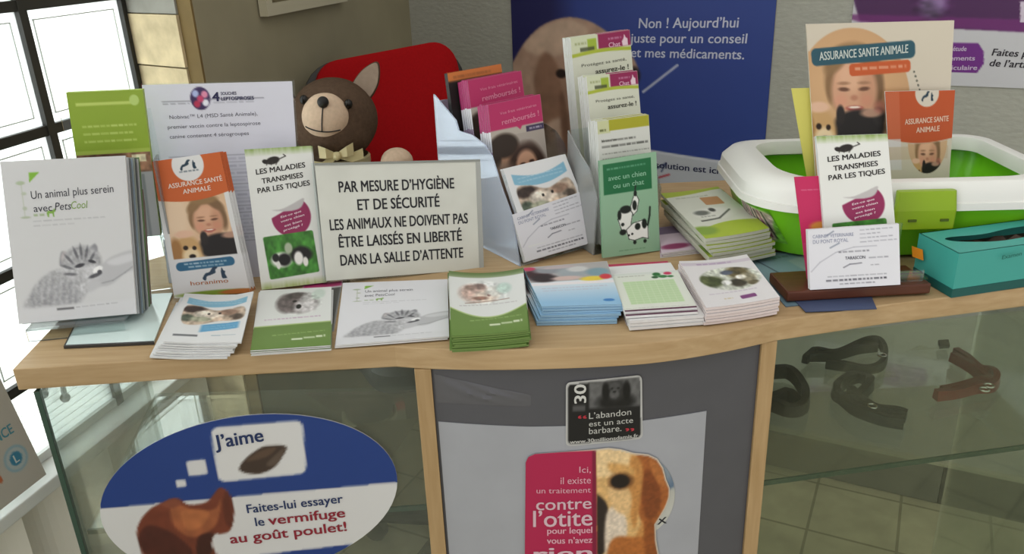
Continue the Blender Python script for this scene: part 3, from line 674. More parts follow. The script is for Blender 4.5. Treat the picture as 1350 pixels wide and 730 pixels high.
def art_card():
    A = Art(120, 84, 'd6d6dc')
    A.line([(.20, .12), (.28, .05)], .008, '8c93a3'); A.line([(.24, .32), (.34, .25)], .008, '8c93a3')
    for i, u in enumerate((.93, .80, .93, .98)): A.words(.57, .06 + .065 * i, u, .018, '83838f', 50 + i, -.03)
    A.line([(.02, .70), (.12, .55), (.3, .40), (.5, .33), (.75, .33)], .005, 'aaaab4')
    A.words(.33, .40, .68, .024, '5c5c66', 55); A.words(.66, .52, .88, .02, '70707a', 56); A.line([(.38, .66), (.45, .61), (.58, .60)], .006, '6a6a76'); A.words(.68, .64, .78, .016, '70707a', 57)
    A.words(.20, .80, .85, .016, '7c7c86', 58); A.words(.18, .865, .85, .032, '3c3c46', 59, 0, .95, .04); A.words(.33, .93, .72, .018, '5c5c66', 60)
    return A
def art_pink():                           # a couple's photograph under a raspberry band
    A = Art(90, 190, 'b6ada2'); A.rect(0, 0, 1, .185, 'b83064')
    A.put(np.clip(1 - A.V / .2, 0, 1), 'a82a5e', .3)
    A.rect(.66, .195, 1, .235, '3a3150'); A.words(.72, .215, .96, .014, 'c6c0d0', 3)
    A.poly([(.48, .18), (.60, .18), (.55, .21)], 'b83064', False, 0)
    A.put(A.mrect(0, .235, 1, 1), 'aaa097')
    A.ell(.30, .43, .26, .16, 'b4886a', .3); A.ell(.22, .30, .27, .085, '33271f', .3); A.ell(.05, .36, .1, .1, '33271f', .4)
    A.ell(.52, .50, .30, .20, '3a2720', .3, 20); A.ell(.80, .46, .16, .15, '3d2a22', .5, -20); A.ell(.60, .47, .20, .115, 'c99c80', .3); A.ell(.63, .52, .07, .018, 'e8dcd2', .6); A.ell(.53, .45, .05, .012, '4a3028', .7); A.ell(.70, .44, .05, .012, '4a3028', .7); A.ell(.38, .41, .04, .012, '3d2a20', .7)
    A.ell(.18, .62, .3, .2, '8f7a6a', .4); A.ell(.7, .66, .35, .14, 'b7a898', .4); A.rect(0, .80, 1, 1, 'c2bcc0')
    return A
def art_tier(kind):
    A = Art(90, 190, 'd3d5c4')
    if kind == 0:
        A.rect(0, 0, 1, .10, 'cdd3b4'); A.rect(.45, .0, 1, .085, '8e2352'); A.rect(.27, .02, .42, .085, '9db33c'); A.words(.14, .075, .38, .022, '3f442c', 4, 0, .95, .2); A.words(.06, .04, .25, .014, '98a070', 5)
        A.band(lambda u: .095 - .012 * np.sin(u * 3.1), lambda u: .115 - .012 * np.sin(u * 3.1), 'a9b53a'); 0
        A.poly([(.86, .085), (.85, .06), (.88, .045), (.9, .02), (.92, .04), (.95, .045), (.95, .085)], 'e2c9d4', False, 0); A.words(.62, .035, .85, .012, 'c48aa8', 7)
        A.rect(0, .30, 1, 1, 'c9ccb8')
    else:
        A.rect(0, 0, 1, 1, 'd5d6d0'); A.rect(.0, 0, .24, .10, 'c8cba0'); A.rect(.22, .0, 1, .085, 'a8a52c', 0); A.words(.04, .075, .16, .018, '5a5f34', 8)
        A.words(.06, .16, .72, .016, '63635e', 9, 0, .9, .12); A.words(.06, .205, .96, .018, '5a5a56', 10, 0, .9, .12); A.words(.06, .26, .98, .008, '70706a', 11); A.words(.06, .30, .9, .008, '70706a', 12); A.words(.06, .36, .98, .008, '8a8a84', 13)
    return A
def art_dogcat():
    A = Art(96, 150, '8fb597'); A.rect(.055, .045, .90, .355, '1f6a40'); A.words(.12, .10, .80, .018, '6fa987', 3)
    for P, c in (([(.50, .52), (.56, .42), (.60, .36), (.62, .30), (.59, .36), (.66, .45), (.62, .56), (.55, .60)], 'e8ece6'), ([(.28, .62), (.34, .52), (.46, .50), (.54, .58), (.50, .70), (.42, .76), (.34, .74)], 'e6eae4'), ([(.42, .74), (.54, .68), (.72, .66), (.80, .72), (.80, .86), (.70, .84), (.56, .86), (.46, .84)], 'e9ece8')):
        A.poly(P, c, True, 0); A.line(list(P) + [P[0]], .006, '1f2a24')
    for cx, cy, rx, ry in ((.42, .53, .10, .04), (.36, .68, .03, .018), (.58, .50, .04, .05), (.31, .58, .035, .05), (.36, .76, .06, .03), (.62, .72, .05, .035), (.74, .70, .045, .05), (.46, .80, .02, .012), (.52, .79, .02, .012), (.56, .88, .03, .02), (.74, .88, .03, .02), (.60, .38, .03, .03)): A.ell(cx, cy, rx, ry, '18201c', .3)
    A.line([(.80, .72), (.84, .62), (.85, .54)], .016, '1f2a24'); A.line([(.6, .34), (.62, .26)], .012, '1f2a24'); A.words(.28, .95, .74, .010, '5f8a6c', 4)
    return A

# ================================================================== STANDING LEAFLETS, LEFT HALF
def pile(root, n, step, nrm, label, group, lateral=(0, 0, 0), skip=('title_text', 'small_text')):
    for k in range(1, n + 1):
        clone(root, -nrm * step * k + np.array(lateral) * k + np.array([0, 0, rng.uniform(-.0015, .0015)]), 0, label, group, skip)

# brochures about a calmer pet: the front one of a row in an acrylic stand
pg = Page(quad([(0, 213), (165, 205), (180, 413), (25, 427)], (100, 440, T), 8, 14)); pgA5 = pg
r = leaf('brochure', 'white brochure with a sleeping tabby kitten standing front of the acrylic stand at far left', 'brochure', pg, .003, art_petscool())
text('title_text', pg, [('Un animal plus serein', .215, .885, .235, .048, dict(slope=-.02)), ('avec', .225, .375, .315, .044, {})], '3a3a44', r)
text('title_text', pg, [('Pets', .395, .53, .312, .046, dict(shear=.2))], '3a3a44', r); text('title_text', pg, [('Cool', .53, .665, .310, .046, dict(shear=.2))], '7d9e4c', r)
brq = r
E_ = ['b9bcc0', '6f7476', '8fa0ae', '9aa39a', '5f6466', 'b4b6b8', '6c8a5a', '8a7a70']
for k, c in enumerate(E_):
    q = [p - pg.n * (.0075 * (k + 1)) + np.array([.0, 0, -.002 - .001 * (k % 3)]) for p in pg.q]
    leaf('brochure', 'brochure standing on edge in the row behind the white kitten brochure at far left', 'brochure', Page(q), .0035, None, ink(c), 'brochures in the far left stand')
st = thing('brochure_stand', Z(150, 445, T), 'clear acrylic brochure stand with a mirror base at the left end of the worktop', 'brochure stand')
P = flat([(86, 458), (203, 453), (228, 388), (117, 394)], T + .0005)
mb = MB().prism(P, (0, 0, .0025)); mb.build('mirror_base', mat('painted_reflection', (.86, .93, .92), rough=.12, spec=.9), st)  # pale base colour stands in for the bright window mirrored in the plate
mb = MB(); Pd = flat([(84.5, 459.5), (204, 454), (203, 452.2), (86, 457.6)], T + .0005); mb.prism(Pd, (0, 0, .003)); Pd = flat([(84.5, 459.5), (86.5, 458.5), (118.5, 394), (116.5, 394)], T + .0005); mb.prism(Pd, (0, 0, .003)); mb.build('base_edge', mat('dark_edge', '3a3a3a', rough=.4), st)
b0, b1 = pg.q[3], pg.q[2]; ax = (b1 - b0) / np.linalg.norm(b1 - b0); bk = np.array([-ax[1], ax[0], 0]); bk /= np.linalg.norm(bk)
mb = MB().frame_box([b0[0], b0[1], 0], ax, bk, UP, .012, .12, -.016, -.013, T + .0005, b0[2] - .002); mb.frame_box([b0[0], b0[1], 0], ax, bk, UP, .012, .12, -.013, .075, b0[2] - .005, b0[2] - .002)
mb.build('tray', CLEAR, st)

# the green leaflet on its tall clear rack
pg = Page(quad([(87, 122), (188, 118), (212, 310), (118, 318)], (150, 400, T), 14, 3)); A = Art(100, 190, '8da63a')
A.put(np.clip(A.V * 3, 0, 1) * np.clip((.5 - A.V) * 9, 0, 1), '8aa62c', .5); A.rect(.10, .07, .82, .09, 'b9cc6a'); A.ell(.87, .065, .065, .035, 'b4cc74', .2)
for i, u in enumerate((.86, .80, .84)): A.words(.14, .225 + .05 * i, u, .014, 'c4d67c', 60 + i, 0, .8, .07)
A.rect(0, .405, 1, .58, '8d6a52'); A.ell(.35, .50, .35, .09, '4a2f24', .5); A.ell(.72, .50, .2, .06, 'b08468', .6); A.rect(.74, .425, .93, .475, 'e6dcb8'); A.grain(A.mrect(0, .41, 1, .56), .3, 30, 16, 4); A.rect(0, .545, 1, 1, 'b2b6b8'); [A.rect(.06 + .13 * i, .56, .10 + .13 * i, 1, ('8e9698', '9cabb6', '7c8486')[i % 3]) for i in range(7)]; A.band(lambda u: .385 + 0 * u, lambda u: .41 + 0 * u, 'a3b84e')
r = leaf('leaflet', 'green topped leaflet standing in the clear rack before the window', 'leaflet', pg, .012, A, ink('9ab043'))
rk = thing('leaflet_rack', (pg.q[2] + pg.q[3]) / 2 - pg.n * .014 + np.array([0, 0, T - pg.q[2][2]]), 'tall clear acrylic rack carrying the green topped leaflet', 'leaflet rack')
a = (pg.q[1] - pg.q[0]); a[2] = 0; W = np.linalg.norm(a); a /= W; b = np.array([-a[1], a[0], 0]); o = pg.q[3].copy(); o[2] = 0
mb = MB().frame_box(o, a, b, UP, -.004, W + .014, .022, .0245, T + .0005, pg.q[0][2] - .028); mb.build('back_panel', CLEAR, rk)
mb = MB().frame_box(o, a, b, UP, W + .010, W + .0125, -.012, .0215, T + .0005, pg.q[0][2] - .085); mb.build('side_panel', glass('grey_acrylic', (.8, .82, .82)), rk)
mb = MB().frame_box(o, a, b, UP, -.004, W + .009, -.01, .0215, pg.q[3][2] - .006, pg.q[3][2] - .003); mb.build('ledge', CLEAR, rk)

# the A4 notice in its acrylic frame
pg = Page(quad([(187, 112), (385, 107), (402, 375), (225, 388)], (310, 364, T + .003), 5, 8)); A = Art(130, 180, 'd2d2de')
A.ell(.375, .068, .067, .053, '3a2a55', .1); 
for cx, cy, c in ((.345, .045, 'a9b4dd'), (.405, .05, 'd98aa8'), (.35, .093, 'b03050'), (.408, .088, 'e4e4ee'), (.375, .07, 'c04068')): A.ell(cx, cy, .022, .016, c, .5)
A.line([(.12, .079), (.31, .079)], .003, '8a8a96'); A.line([(.43, .0735), (.80, .0735)], .003, '7a7a88'); A.words(.12, .089, .30, .006, '8a8a98', 5); A.words(.46, .088, .75, .005, '8a8a98', 6)
for i in range(13): A.line([(.12, .335 + .035 * i), (.88, .335 + .035 * i)], .002, '9a9aa8')
for i in range(12): A.words(.14, .352 + .035 * i, .86, .010, '9c9cae', 70 + i, 0, .6, .08)
r = leaf('notice', 'white A4 vaccine notice with round purple logo, standing behind the orange leaflet', 'notice', pg, .0012, A, ink('d2d2de'))
text('small_text', pg, [('4', .455, .505, .082, .040, dict(bold=.03)), ('SOUCHES', .515, .62, .055, .014, dict(bold=.02)), ('LEPTOSPIROSES', .515, .735, .080, .016, dict(bold=.03))], '2c2c50', r)
text('title_text', pg, [('Nobivac™ L4 (MSD Santé Animale),', .155, .75, .158, .017, dict(slope=-.008)), ('premier vaccin contre la leptospirose', .135, .765, .203, .017, dict(slope=-.008)), ('canine contenant 4 sérogroupes', .14, .68, .248, .017, dict(slope=-.008))], '4c4c5a', r)
fr_ = thing('acrylic_sign_holder', (pg.q[2] + pg.q[3]) / 2 - pg.n * .004, 'clear acrylic frame around the white vaccine notice', 'sign holder')
q2 = Page([pg.P(np.array(u), np.array(v), -.0016) for u, v in ((-.006, -.006), (1.012, -.006), (1.012, 1.004), (-.006, 1.004))]); slab('back_panel', q2, .002, CLEAR, fr_)
mb = MB(); bl, br = q2.q[3], q2.q[2]; f0 = np.array([bl[0], bl[1], T + .0005]); f1 = np.array([br[0], br[1], T + .0005]); dn = -pg.n * np.array([1, 1, 0]); dn /= np.linalg.norm(dn); mb.prism([f0 + dn * .004, f1 + dn * .004, f1 + dn * .07, f0 + dn * .07], (0, 0, .002)); mb.build('foot', CLEAR, fr_)

def leaflet_text_ins(pg, r):
    text('title_text', pg, [('ASSURANCE SANTÉ', .17, .95, .205, .032, dict(bold=.015, slope=-.012)), ('ANIMALE', .36, .76, .255, .032, dict(bold=.015, slope=-.012))], 'e9d8cc', r)
    text('small_text', pg, [('horanimo', .24, .74, .915, .030, dict(bold=.005))], 'b06a3a', r)
INS = art_insurance(); TICK = art_tick(); CARD = art_card(); FLY = art_flyer(); PINK = art_pink()
pg = Page(quad([(200, 213), (290, 200), (330, 385), (230, 393)], (280, 392, T + .001), 14, 12)); 
r = leaf('leaflet', 'orange insurance leaflet with a girl and puppies leaning before the white notice', 'leaflet', pg, .002, INS, ink('d8d4d0'), bands=[(.27, 1), (1.1, 0)])
for o in r.children:
    if o.name.startswith('sheet'): o.data.materials.append(ink('a85028'))
leaflet_text_ins(pg, r)
pile(r, 4, .0032, pg.n, 'orange insurance leaflet hidden behind the front one that leans before the notice', 'orange leaflets leaning before the notice', (.0016, 0, -.0004))
def tick_text(pg, r):
    text('title_text', pg, [('LES MALADIES', .13, .88, .180, .036, dict(bold=.022, slope=-.04)), ('TRANSMISES', .20, .83, .246, .036, dict(bold=.022, slope=-.04)), ('PAR LES TIQUES', .12, .92, .312, .036, dict(bold=.022, slope=-.04))], '2c2a2a', r)
    text('small_text', pg, [('Est-ce que', .42, .74, .500, .015, dict(bold=.012, slope=-.10)), ('votre chien', .41, .78, .533, .015, dict(bold=.012, slope=-.10)), ('est bien', .46, .73, .565, .015, dict(bold=.012, slope=-.10)), ('protégé ?', .44, .74, .597, .015, dict(bold=.012, slope=-.10))], 'e6d2da', r)
pg = Page(quad([(322, 197), (410, 192), (430, 372), (345, 382)], (390, 380, T + .001), 13, 14))
r = leaf('leaflet', 'white tick disease leaflet with grass edge, standing left of the hygiene sign', 'leaflet', pg, .002, TICK); tick_text(pg, r)
pile(r, 3, .003, pg.n, 'tick disease leaflet behind the front one left of the hygiene sign', 'tick leaflets left of the hygiene sign', (.0006, 0, -.0004))

# the hygiene sign
pg = Page(quad([(415, 218), (627, 213), (632, 355), (430, 370)], (530, 364, T + .002), 14, 12)); A = Art(60, 44, 'd0d1c8'); A.grain(np.ones(A.U.shape), .03, 5, 6, 2)
sg = thing('hygiene_sign', (pg.q[2] + pg.q[3]) / 2 - pg.n * .004, 'framed sign in black capitals asking owners to keep animals restrained', 'sign')
slab('sheet', pg, .0015, ink('d0d1c8'), sg); print_mesh('cover_print', pg, A, sg)
L = [('PAR MESURE D’HYGIÈNE', .13, .855, .235), ('ET DE SÉCURITÉ', .235, .755, .395), ('LES ANIMAUX NE DOIVENT PAS', .055, .935, .56), ('ÊTRE LAISSÉS EN LIBERTÉ', .10, .89, .715), ('DANS LA SALLE D’ATTENTE', .10, .895, .875)]
text('sign_text', pg, [(s, a, b, v, .092, dict(bold=.022)) for s, a, b, v in L], '26262a', sg)
q2 = Page([pg.P(np.array(u), np.array(v), -.0018) for u, v in ((-.02, -.02), (1.03, -.02), (1.03, 1.012), (-.02, 1.012))]); slab('back_panel', q2, .0025, CLEAR, sg)
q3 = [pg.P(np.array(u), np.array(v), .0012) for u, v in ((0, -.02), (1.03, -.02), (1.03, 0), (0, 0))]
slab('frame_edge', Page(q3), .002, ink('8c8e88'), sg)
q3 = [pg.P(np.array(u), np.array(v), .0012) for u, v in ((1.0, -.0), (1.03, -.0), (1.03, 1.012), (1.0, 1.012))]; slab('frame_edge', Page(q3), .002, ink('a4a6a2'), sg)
mb = MB(); bl, br = q2.q[3], q2.q[2]; f0 = np.array([bl[0], bl[1], T + .0005]); f1 = np.array([br[0], br[1], T + .0005]); dn = -pg.n * np.array([1, 1, 0]); dn /= np.linalg.norm(dn); mb.prism([f0 + dn * .004, f1 + dn * .004, f1 + dn * .06, f0 + dn * .06], (0, 0, .002)); mb.build('foot', CLEAR, sg)

# ================================================================== PILES LYING ON THE WORKTOP
def lying(px, ztop, n, t, art, labels, cat='leaflet', group=None, curl=None, m=None, jit=.004, rot=.04, drift=(0, 0), texts=None, edge=None, bands=None):
    ztop = ztop + n * (t + .0007) - .0007
    pg = Page(flat(px, ztop), curl)
    r = leaf('leaflet' if cat == 'leaflet' else cat, labels[0], cat, pg, t, art, m, group if n > 1 else None, curve=curl is not None, bands=bands)
    if edge:
        for o in r.children:
            if o.name.startswith('sheet'): o.data.materials.append(edge)
    if texts: texts(pg, r)
    for k in range(1, n):
        clone(r, (rng.uniform(-jit, jit) + drift[0] * k, rng.uniform(-jit, jit) * .6 + drift[1] * k, -(t + .0007) * k), rng.uniform(-rot, rot), labels[1], group, ('title_text', 'small_text'))
    return pg, r
curlL = lambda u, v: .010 * np.clip(.35 - u, 0, 1) ** 2 * 6 + .006 * (1 - v) ** 2 + .003 * np.clip(u - .7, 0, 1)
lying([(244, 389), (335, 388), (318, 451), (216, 453)], T + .0005, 7, .0016, FLY, ('white flyer with blue bubbles, topmost of the splayed pile before the orange leaflet', 'white flyer lower in the splayed pile in front of the orange leaflet'), 'leaflet', 'splayed white and blue flyers', lambda u, v: .006 * np.clip(.4 - u, 0, 1) + .004 * np.clip(u - .75, 0, 1) * 4 * (1 - v), drift=(-.0022, -.0012), jit=.002, rot=.05)
# thin magenta tabbed card under the row
A = Art(20, 60, 'c6c8ca'); A.rect(0, 0, 1, .12, 'a8386a'); A.rect(.25, .15, .45, 1, '9aa09c'); A.rect(.7, .15, 1, 1, '4a4a48')
lying([(400, 376), (452, 369), (440, 436), (385, 442)], T + .0003, 1, .0008, A, ('magenta topped card half hidden between kitten leaflet and white brochure on the worktop',), 'card')
lying([(343, 383), (437, 378), (436, 455), (330, 462)], T + .0018, 4, .0012, art_green(0), ('green and white leaflet with a grey kitten lying below the tick leaflet', 'green and white leaflet under the grey kitten one below the tick leaflet'), 'leaflet', 'green leaflets below the tick leaflet', jit=.0015, rot=.01)
A = art_petscool('d9d9de')
def tx(pg, r):
    text('title_text', pg, [('Un animal plus serein', .22, .67, .20, .045, {}), ('avec PetsCool', .22, .50, .275, .045, {})], '74747e', r)
lying([(452, 373), (590, 368), (592, 443), (443, 455)], T + .0020, 2, .0016, A, ('white kitten brochure lying flat below the hygiene sign', 'white brochure under the kitten brochure lying below the hygiene sign'), 'brochure', 'brochures lying below the hygiene sign', jit=.001, rot=.008, texts=tx)
lying([(592, 362), (690, 358), (697, 436), (595, 444)], T + .0005, 8, .0019, art_green(1), ('green and white leaflet with a puppy, topmost of the curled pile below the hygiene sign', 'green leaflet lower in the curled pile below the hygiene sign'), 'leaflet', 'curled green leaflets', lambda u, v: .010 * ((u - .5) ** 2 * 2) * (1 - v * .8) + .002 * np.clip(.2 - v, 0, 1), jit=.0016, rot=.02, m=ink('6a8446'))
A = Art(115, 90, 'd3dbe2'); A.put(np.clip((A.V - .45) * 2.2, 0, 1), '8fb8d8'); A.rect(0, 0, 1, .42, 'a8a4a4')
for cx, cy, rx, ry, c in ((.12, .20, .16, .12, '3a2226'), (.30, .12, .2, .09, '8a8e94'), (.55, .22, .18, .14, '9aa2a8'), (.62, .14, .12, .07, 'c4c4c4'), (.85, .25, .14, .10, '7c98a4'), (.18, .32, .16, .10, '2a2024'), (.45, .35, .18, .05, 'c9b0aa'), (.76, .40, .15, .055, 'e0c64a'), (.92, .37, .07, .06, 'c83a48'), (.05, .05, .08, .05, 'b83a5c'), (.40, .06, .2, .04, 'b4a8aa')): A.ell(cx, cy, rx, ry, c, .5)
A.band(lambda u: .44 + .02 * u, lambda u: .50 + .02 * u, 'e2dde0'); A.words(.10, .58, .9, .02, 'b4a8b8', 3, 0, .6); A.words(.10, .64, .8, .016, 'b4a8b8', 4, 0, .6); A.ell(.86, .90, .07, .03, '3f7ab8', .3)
lying([(690, 356), (800, 347), (820, 401), (714, 404)], T + .0005, 7, .0025, A, ('blue and white brochure with a photo strip, topmost of the pile left of the pad', 'blue edged brochure lower in the tilted pile left of the table pad'), 'brochure', 'blue edged brochures', lambda u, v: .003 * (1 - v), jit=.002, rot=.025, drift=(-.0008, -.001), m=ink('8fb4d0'))
# an open pink folder lying under the pad
A = Art(90, 60, 'b8365c'); A.rect(0, .30, 1, 1, '2a2428'); A.words(.1, .15, .7, .05, 'd4809a', 4, 0, .6)
lying([(797, 349), (880, 344), (925, 420), (826, 428)], T + .0003, 1, .0010, A, ('raspberry folder lying open under the pad with a green table',), 'folder')
A = Art(100, 100, 'd6dad0'); A.rect(0, 0, 1, .06, 'cfd3ce'); A.rect(.12, .24, .88, .84, 'b7cfa4')
for i in range(11): A.line([(.12, .24 + .06 * i), (.88, .24 + .06 * i)], .003, 'cfdcc2')
for i in range(9): A.line([(.12 + .095 * i, .24), (.12 + .095 * i, .84)], .003, 'cfdcc2')
A.words(.08, .09, .5, .02, '90908a', 5); A.words(.03, .93, .9, .012, 'a8a8a2', 6, 0, .6)
for cx, cy, rx, ry, c in ((.66, .08, .06, .05, '2f6a38'), (.74, .15, .07, .04, '3a7a44'), (.62, .16, .05, .035, '2f5a34'), (.83, .07, .06, .04, 'c0345c'), (.85, .16, .05, .03, '3f7a48')): A.ell(cx, cy, rx, ry, c, .4)
A.band(lambda u: .965 + 0 * u, lambda u: 2 + 0 * u, '5a2e48')
lying([(806, 362), (893, 356), (919, 405), (824, 411)], T + .0150, 2, .0028, A, ('white pad with a pale green table and a rose, in front of the green booklet', 'white sheet directly under the pad with a pale green table'), 'pad', 'pads with a green table', jit=.001, rot=.01, drift=(0, -.004))
A = Art(60, 60, 'dedede'); A.words(.3, .93, .5, .02, '9aae70', 3)
lying([(800, 352), (884, 346), (928, 415), (830, 423)], T + .0018, 3, .0035, A, ('white notepad lying under the pad with a green table, its front edge showing', 'white notepad at the bottom of the pile with the green table pad'), 'notepad', 'white notepads under the table pad', jit=.0012, rot=.01)
A = Art(110, 90, 'd9d6d8'); A.band(lambda u: .05 + .03 * u, lambda u: .12 + .03 * u, 'b9a8bc', .5); m = A.mell(.56, .47, .42, .25, .1); A.put(m, 'c7cabf')
for cx, cy, rx, ry, c in ((.28, .50, .17, .12, '454d2e'), (.18, .44, .08, .08, '5c6440'), (.70, .36, .16, .14, '5c5238'), (.63, .58, .12, .09, '3a342c'), (.80, .50, .11, .10, '9a927c'), (.56, .34, .09, .05, '4a5060'), (.70, .47, .07, .05, 'e2ddd2'), (.82, .62, .08, .05, '6a614a'), (.47, .55, .07, .05, 'dcdcd8')): A.ell(cx, cy, rx, ry, c, .5, clip=m)
A.grain(m, .3, 18, 20, 4); A.words(.22, .10, .72, .03, 'a48cae', 5, .02, .8, .1); A.words(.14, .76, .80, .016, 'a898ae', 6, -.02, .7); A.rect(.52, .84, .74, .91, '7a3f78', .02, -3); A.words(.3, .87, .42, .02, 'c2b080', 7)
lying([(895, 348), (984, 340), (1028, 393), (931, 407)], T + .0014, 6, .003, A, ('white magazine with an animal photo, topmost of the right pile on the bowed edge', 'white magazine lower in the pile at the right of the bowed edge'), 'magazine', 'white magazines on the bowed edge', lambda u, v: .010 * (u - .45) ** 2 * (1 - v * .5) + .002 * (1 - v), jit=.0015, rot=.012, m=ink('d4c8c6'))
# magazines beside the litter tray
A = Art(110, 100, 'cfd1c4'); A.band(lambda u: u * 0 - 1, lambda u: .03 + .10 * np.clip(1 - u * 1.2, 0, 1) + .03 * u, 'a4b43c'); A.words(.15, .16, .7, .02, '9aa08a', 4)
A.band(lambda u: .86 - .12 * np.sin(u * 2.6), lambda u: 2 + 0 * u, 'a3b63a'); A.ell(.10, .86, .2, .08, '7d9a3c', .5); A.rect(.52, .20, .82, .38, 'b98a5c', .02, 4); A.ell(.5, .55, .3, .12, 'dcdcd4', .5); A.ell(.32, .52, .12, .05, '6e726a', .6); A.ell(.52, .48, .05, .04, '4a4c46', .6); A.line([(.20, .68), (.50, .66), (.78, .52)], .012, '5c6058'); A.words(.25, .60, .5, .02, '8a8e86', 5)
lying([(871, 256), (946, 247), (1014, 302), (930, 316)], T + .0082, 8, .0042, A, ('green and white magazine, topmost of the pile left of the litter tray', 'green and white magazine lower in the pile left of the litter tray'), 'magazine', 'magazines left of the litter tray', lambda u, v: .006 * (u - .5) ** 2, jit=.003, rot=.03, drift=(.0012, -.0004), m=ink('bfc2b2'))
A = Art(60, 60, 'cdbcc8'); A.ell(.3, .8, .3, .1, '8a3a62', .5); A.rect(0, 0, 1, .3, '7a6a80')
lying([(868, 300), (925, 294), (938, 326), (872, 334)], T + .0003, 3, .0018, A, ('lilac and plum booklet lying under the front corner of the magazine pile', 'booklet below the lilac one beside the green dog and cat booklet'), 'booklet', 'lilac booklets behind the dog and cat booklet', jit=.002, rot=.03)
# glossy sheets under the wooden base
A = Art(80, 80, '7c98a0'); A.put(np.clip((A.V - .3), 0, 1), '5c7484', .9); A.poly([(.45, .2), (.95, .0), (1, .6), (.7, .8)], '93a7a8', False, 2); A.words(.3, .12, .9, .05, '4a6a5c', 3, -.1, .6); A.poly([(.5, .55), (.9, .4), (.95, .7)], 'a89a8c', False, 3); A.line([(.05, 0), (.5, 1)], .01, '40545e')
lying([(978, 337), (1088, 326), (1150, 392), (1036, 404)], T + .0002, 1, .0009, A, ('pale blue glossy leaflet under the left end of the dark wooden base',), 'leaflet', m=ink('5c6c78'))
A = Art(40, 30, '3c4560'); A.put(A.V, '4c5878', .7)
lying([(1040, 388), (1146, 384), (1156, 407), (1062, 411)], T + .0016, 1, .0006, A, ('dark blue sheet poking out in front of the wooden base',), 'sheet', m=ink('3c4560'))

# ================================================================== UPRIGHT LEAFLETS IN HOLDERS
def sheets(r):
    return [o for o in r.children if o.name.startswith('sheet')]
def pink_text(pg, r):
    text('title_text', pg, [('remboursés !', .22, .93, .155, .036, dict(bold=.01, slope=-.02)), ('Vos frais vétérinaires', .20, .90, .085, .018, dict(slope=-.015))], 'd98aa4', r)
def pink(px, anchor, lab, lab2, grp, n):
    pg = Page(quad(px, anchor, 33, 10)); r = leaf('leaflet', lab, 'leaflet', pg, .0050, PINK, ink('d8d6da'), bands=[(.19, 1), (.33, 0), (.44, 2), (1.1, 0)])
    for o in sheets(r): o.data.materials.append(ink('a02a62')); o.data.materials.append(ink('a890a8'))
    pink_text(pg, r); pile(r, n, .0058, pg.n, lab2, grp)
    return pg
pF = pink([(643, 138), (712, 124), (733, 310), (662, 325)], (662, 325, T + .012), 'raspberry leaflet with a couple photo, in the lower tier of the bluish holder', 'raspberry leaflet behind the couple one in the lower tier of the bluish holder', 'raspberry leaflets in the lower tier', 4)
pR = pink([(616, 106), (687, 93), (712, 280), (640, 296)], (640, 300, T + .022), 'raspberry topped leaflet in the upper tier of the bluish holder', 'raspberry leaflet behind the front one in the upper tier of the bluish holder', 'raspberry leaflets in the upper tier', 4)
A = Art(50, 100, 'c8763a'); A.band(lambda u: .06 + 0 * u, lambda u: 2 + 0 * u, '1e1a19'); A.words(.1, .035, .8, .012, '7a4a28', 3)
pO = Page([p - pR.n * .037 + np.array([0, 0, .014]) for p in pR.q]); pO = Page([p - (pR.q[1] - pR.q[0]) * .12 for p in pO.q])
r = leaf('leaflet', 'black leaflet with an orange top, rearmost in the bluish holder', 'leaflet', pO, .009, A, ink('2a2624')); print_mesh('top_band', Page([pO.P(np.array(u), np.array(v), o) for u, v, o in ((.0, -.001, -.009), (1., -.001, -.009), (1., -.001, 0), (0, -.001, 0))]), Art(6, 4, 'c8763a'), r, .0004)
pY = quad([(663, 223), (745, 203), (782, 297), (697, 327)], (693, 341, T + .012), 28, 22)
pg = Page(pY); r = leaf('leaflet', 'white flyer with a blue bubble and kittens in the front pocket of the bluish holder', 'leaflet', pg, .0016, FLY)
pile(r, 3, .0026, pg.n, 'white flyer behind the front one in the pocket of the bluish holder', 'white flyers in the bluish holder')
CT = [('CABINET VETERINAIRE', .05, .50, .145, .055, {}), ('DU PONT ROYAL', .05, .44, .235, .060, {})]
pC = Page(quad([(675, 283), (765, 253), (785, 318), (693, 345)], (693, 345, T + .008), 28, 20))
r = leaf('appointment_card', 'white appointment card in the front pocket of the bluish holder, below the flyer', 'card', pC, .002, CARD); text('title_text', pC, CT, '8086a0', r); text('title_text', pC, [('TARASCON', .44, .66, .535, .05, dict(bold=.01))], '40404c', r)
pile(r, 2, .0028, pC.n, 'appointment card behind the front one in the bluish holder', 'cards in the bluish holder')
# the bluish stepped holder itself
th = math.radians(33); ha = np.array([math.cos(th), math.sin(th), 0]); hb = np.array([-math.sin(th), math.cos(th), 0])
O = Z(690, 350, T) - ha * .004
h1 = thing('leaflet_holder', O + ha * .05 + hb * .07, 'bluish clear stepped holder of raspberry leaflets, right of the hygiene sign', 'leaflet holder')
sp_ = [ONP(x, y, O, ha) for x, y in ((573, 124), (602, 158), (606, 172), (624, 178), (640, 190), (650, 206), (662, 245), (676, 284))]
dmax = max((p - O) @ hb for p in sp_); fb = O + np.array([0, 0, .0005]); bb = O + hb * dmax + np.array([0, 0, .0005])
MB().prism(sp_ + [fb, bb], ha * -.0022).build('side_wall', FROST, h1)
zt = max(p[2] for p in sp_)
W1 = .118
MB().prism([p + ha * W1 for p in sp_] + [fb + ha * W1, bb + ha * W1], ha * .0022).build('side_wall', CLEAR, h1)
mb = MB().frame_box(O, ha, hb, UP, 0, W1, dmax - .0022, dmax, .0005, zt - T - .01); mb.build('back_wall', FROST, h1)
mb = MB().frame_box(O, ha, hb, UP, 0.0005, W1 - .0005, .0, .002, .0005, .012); mb.build('front_lip', CLEAR, h1)
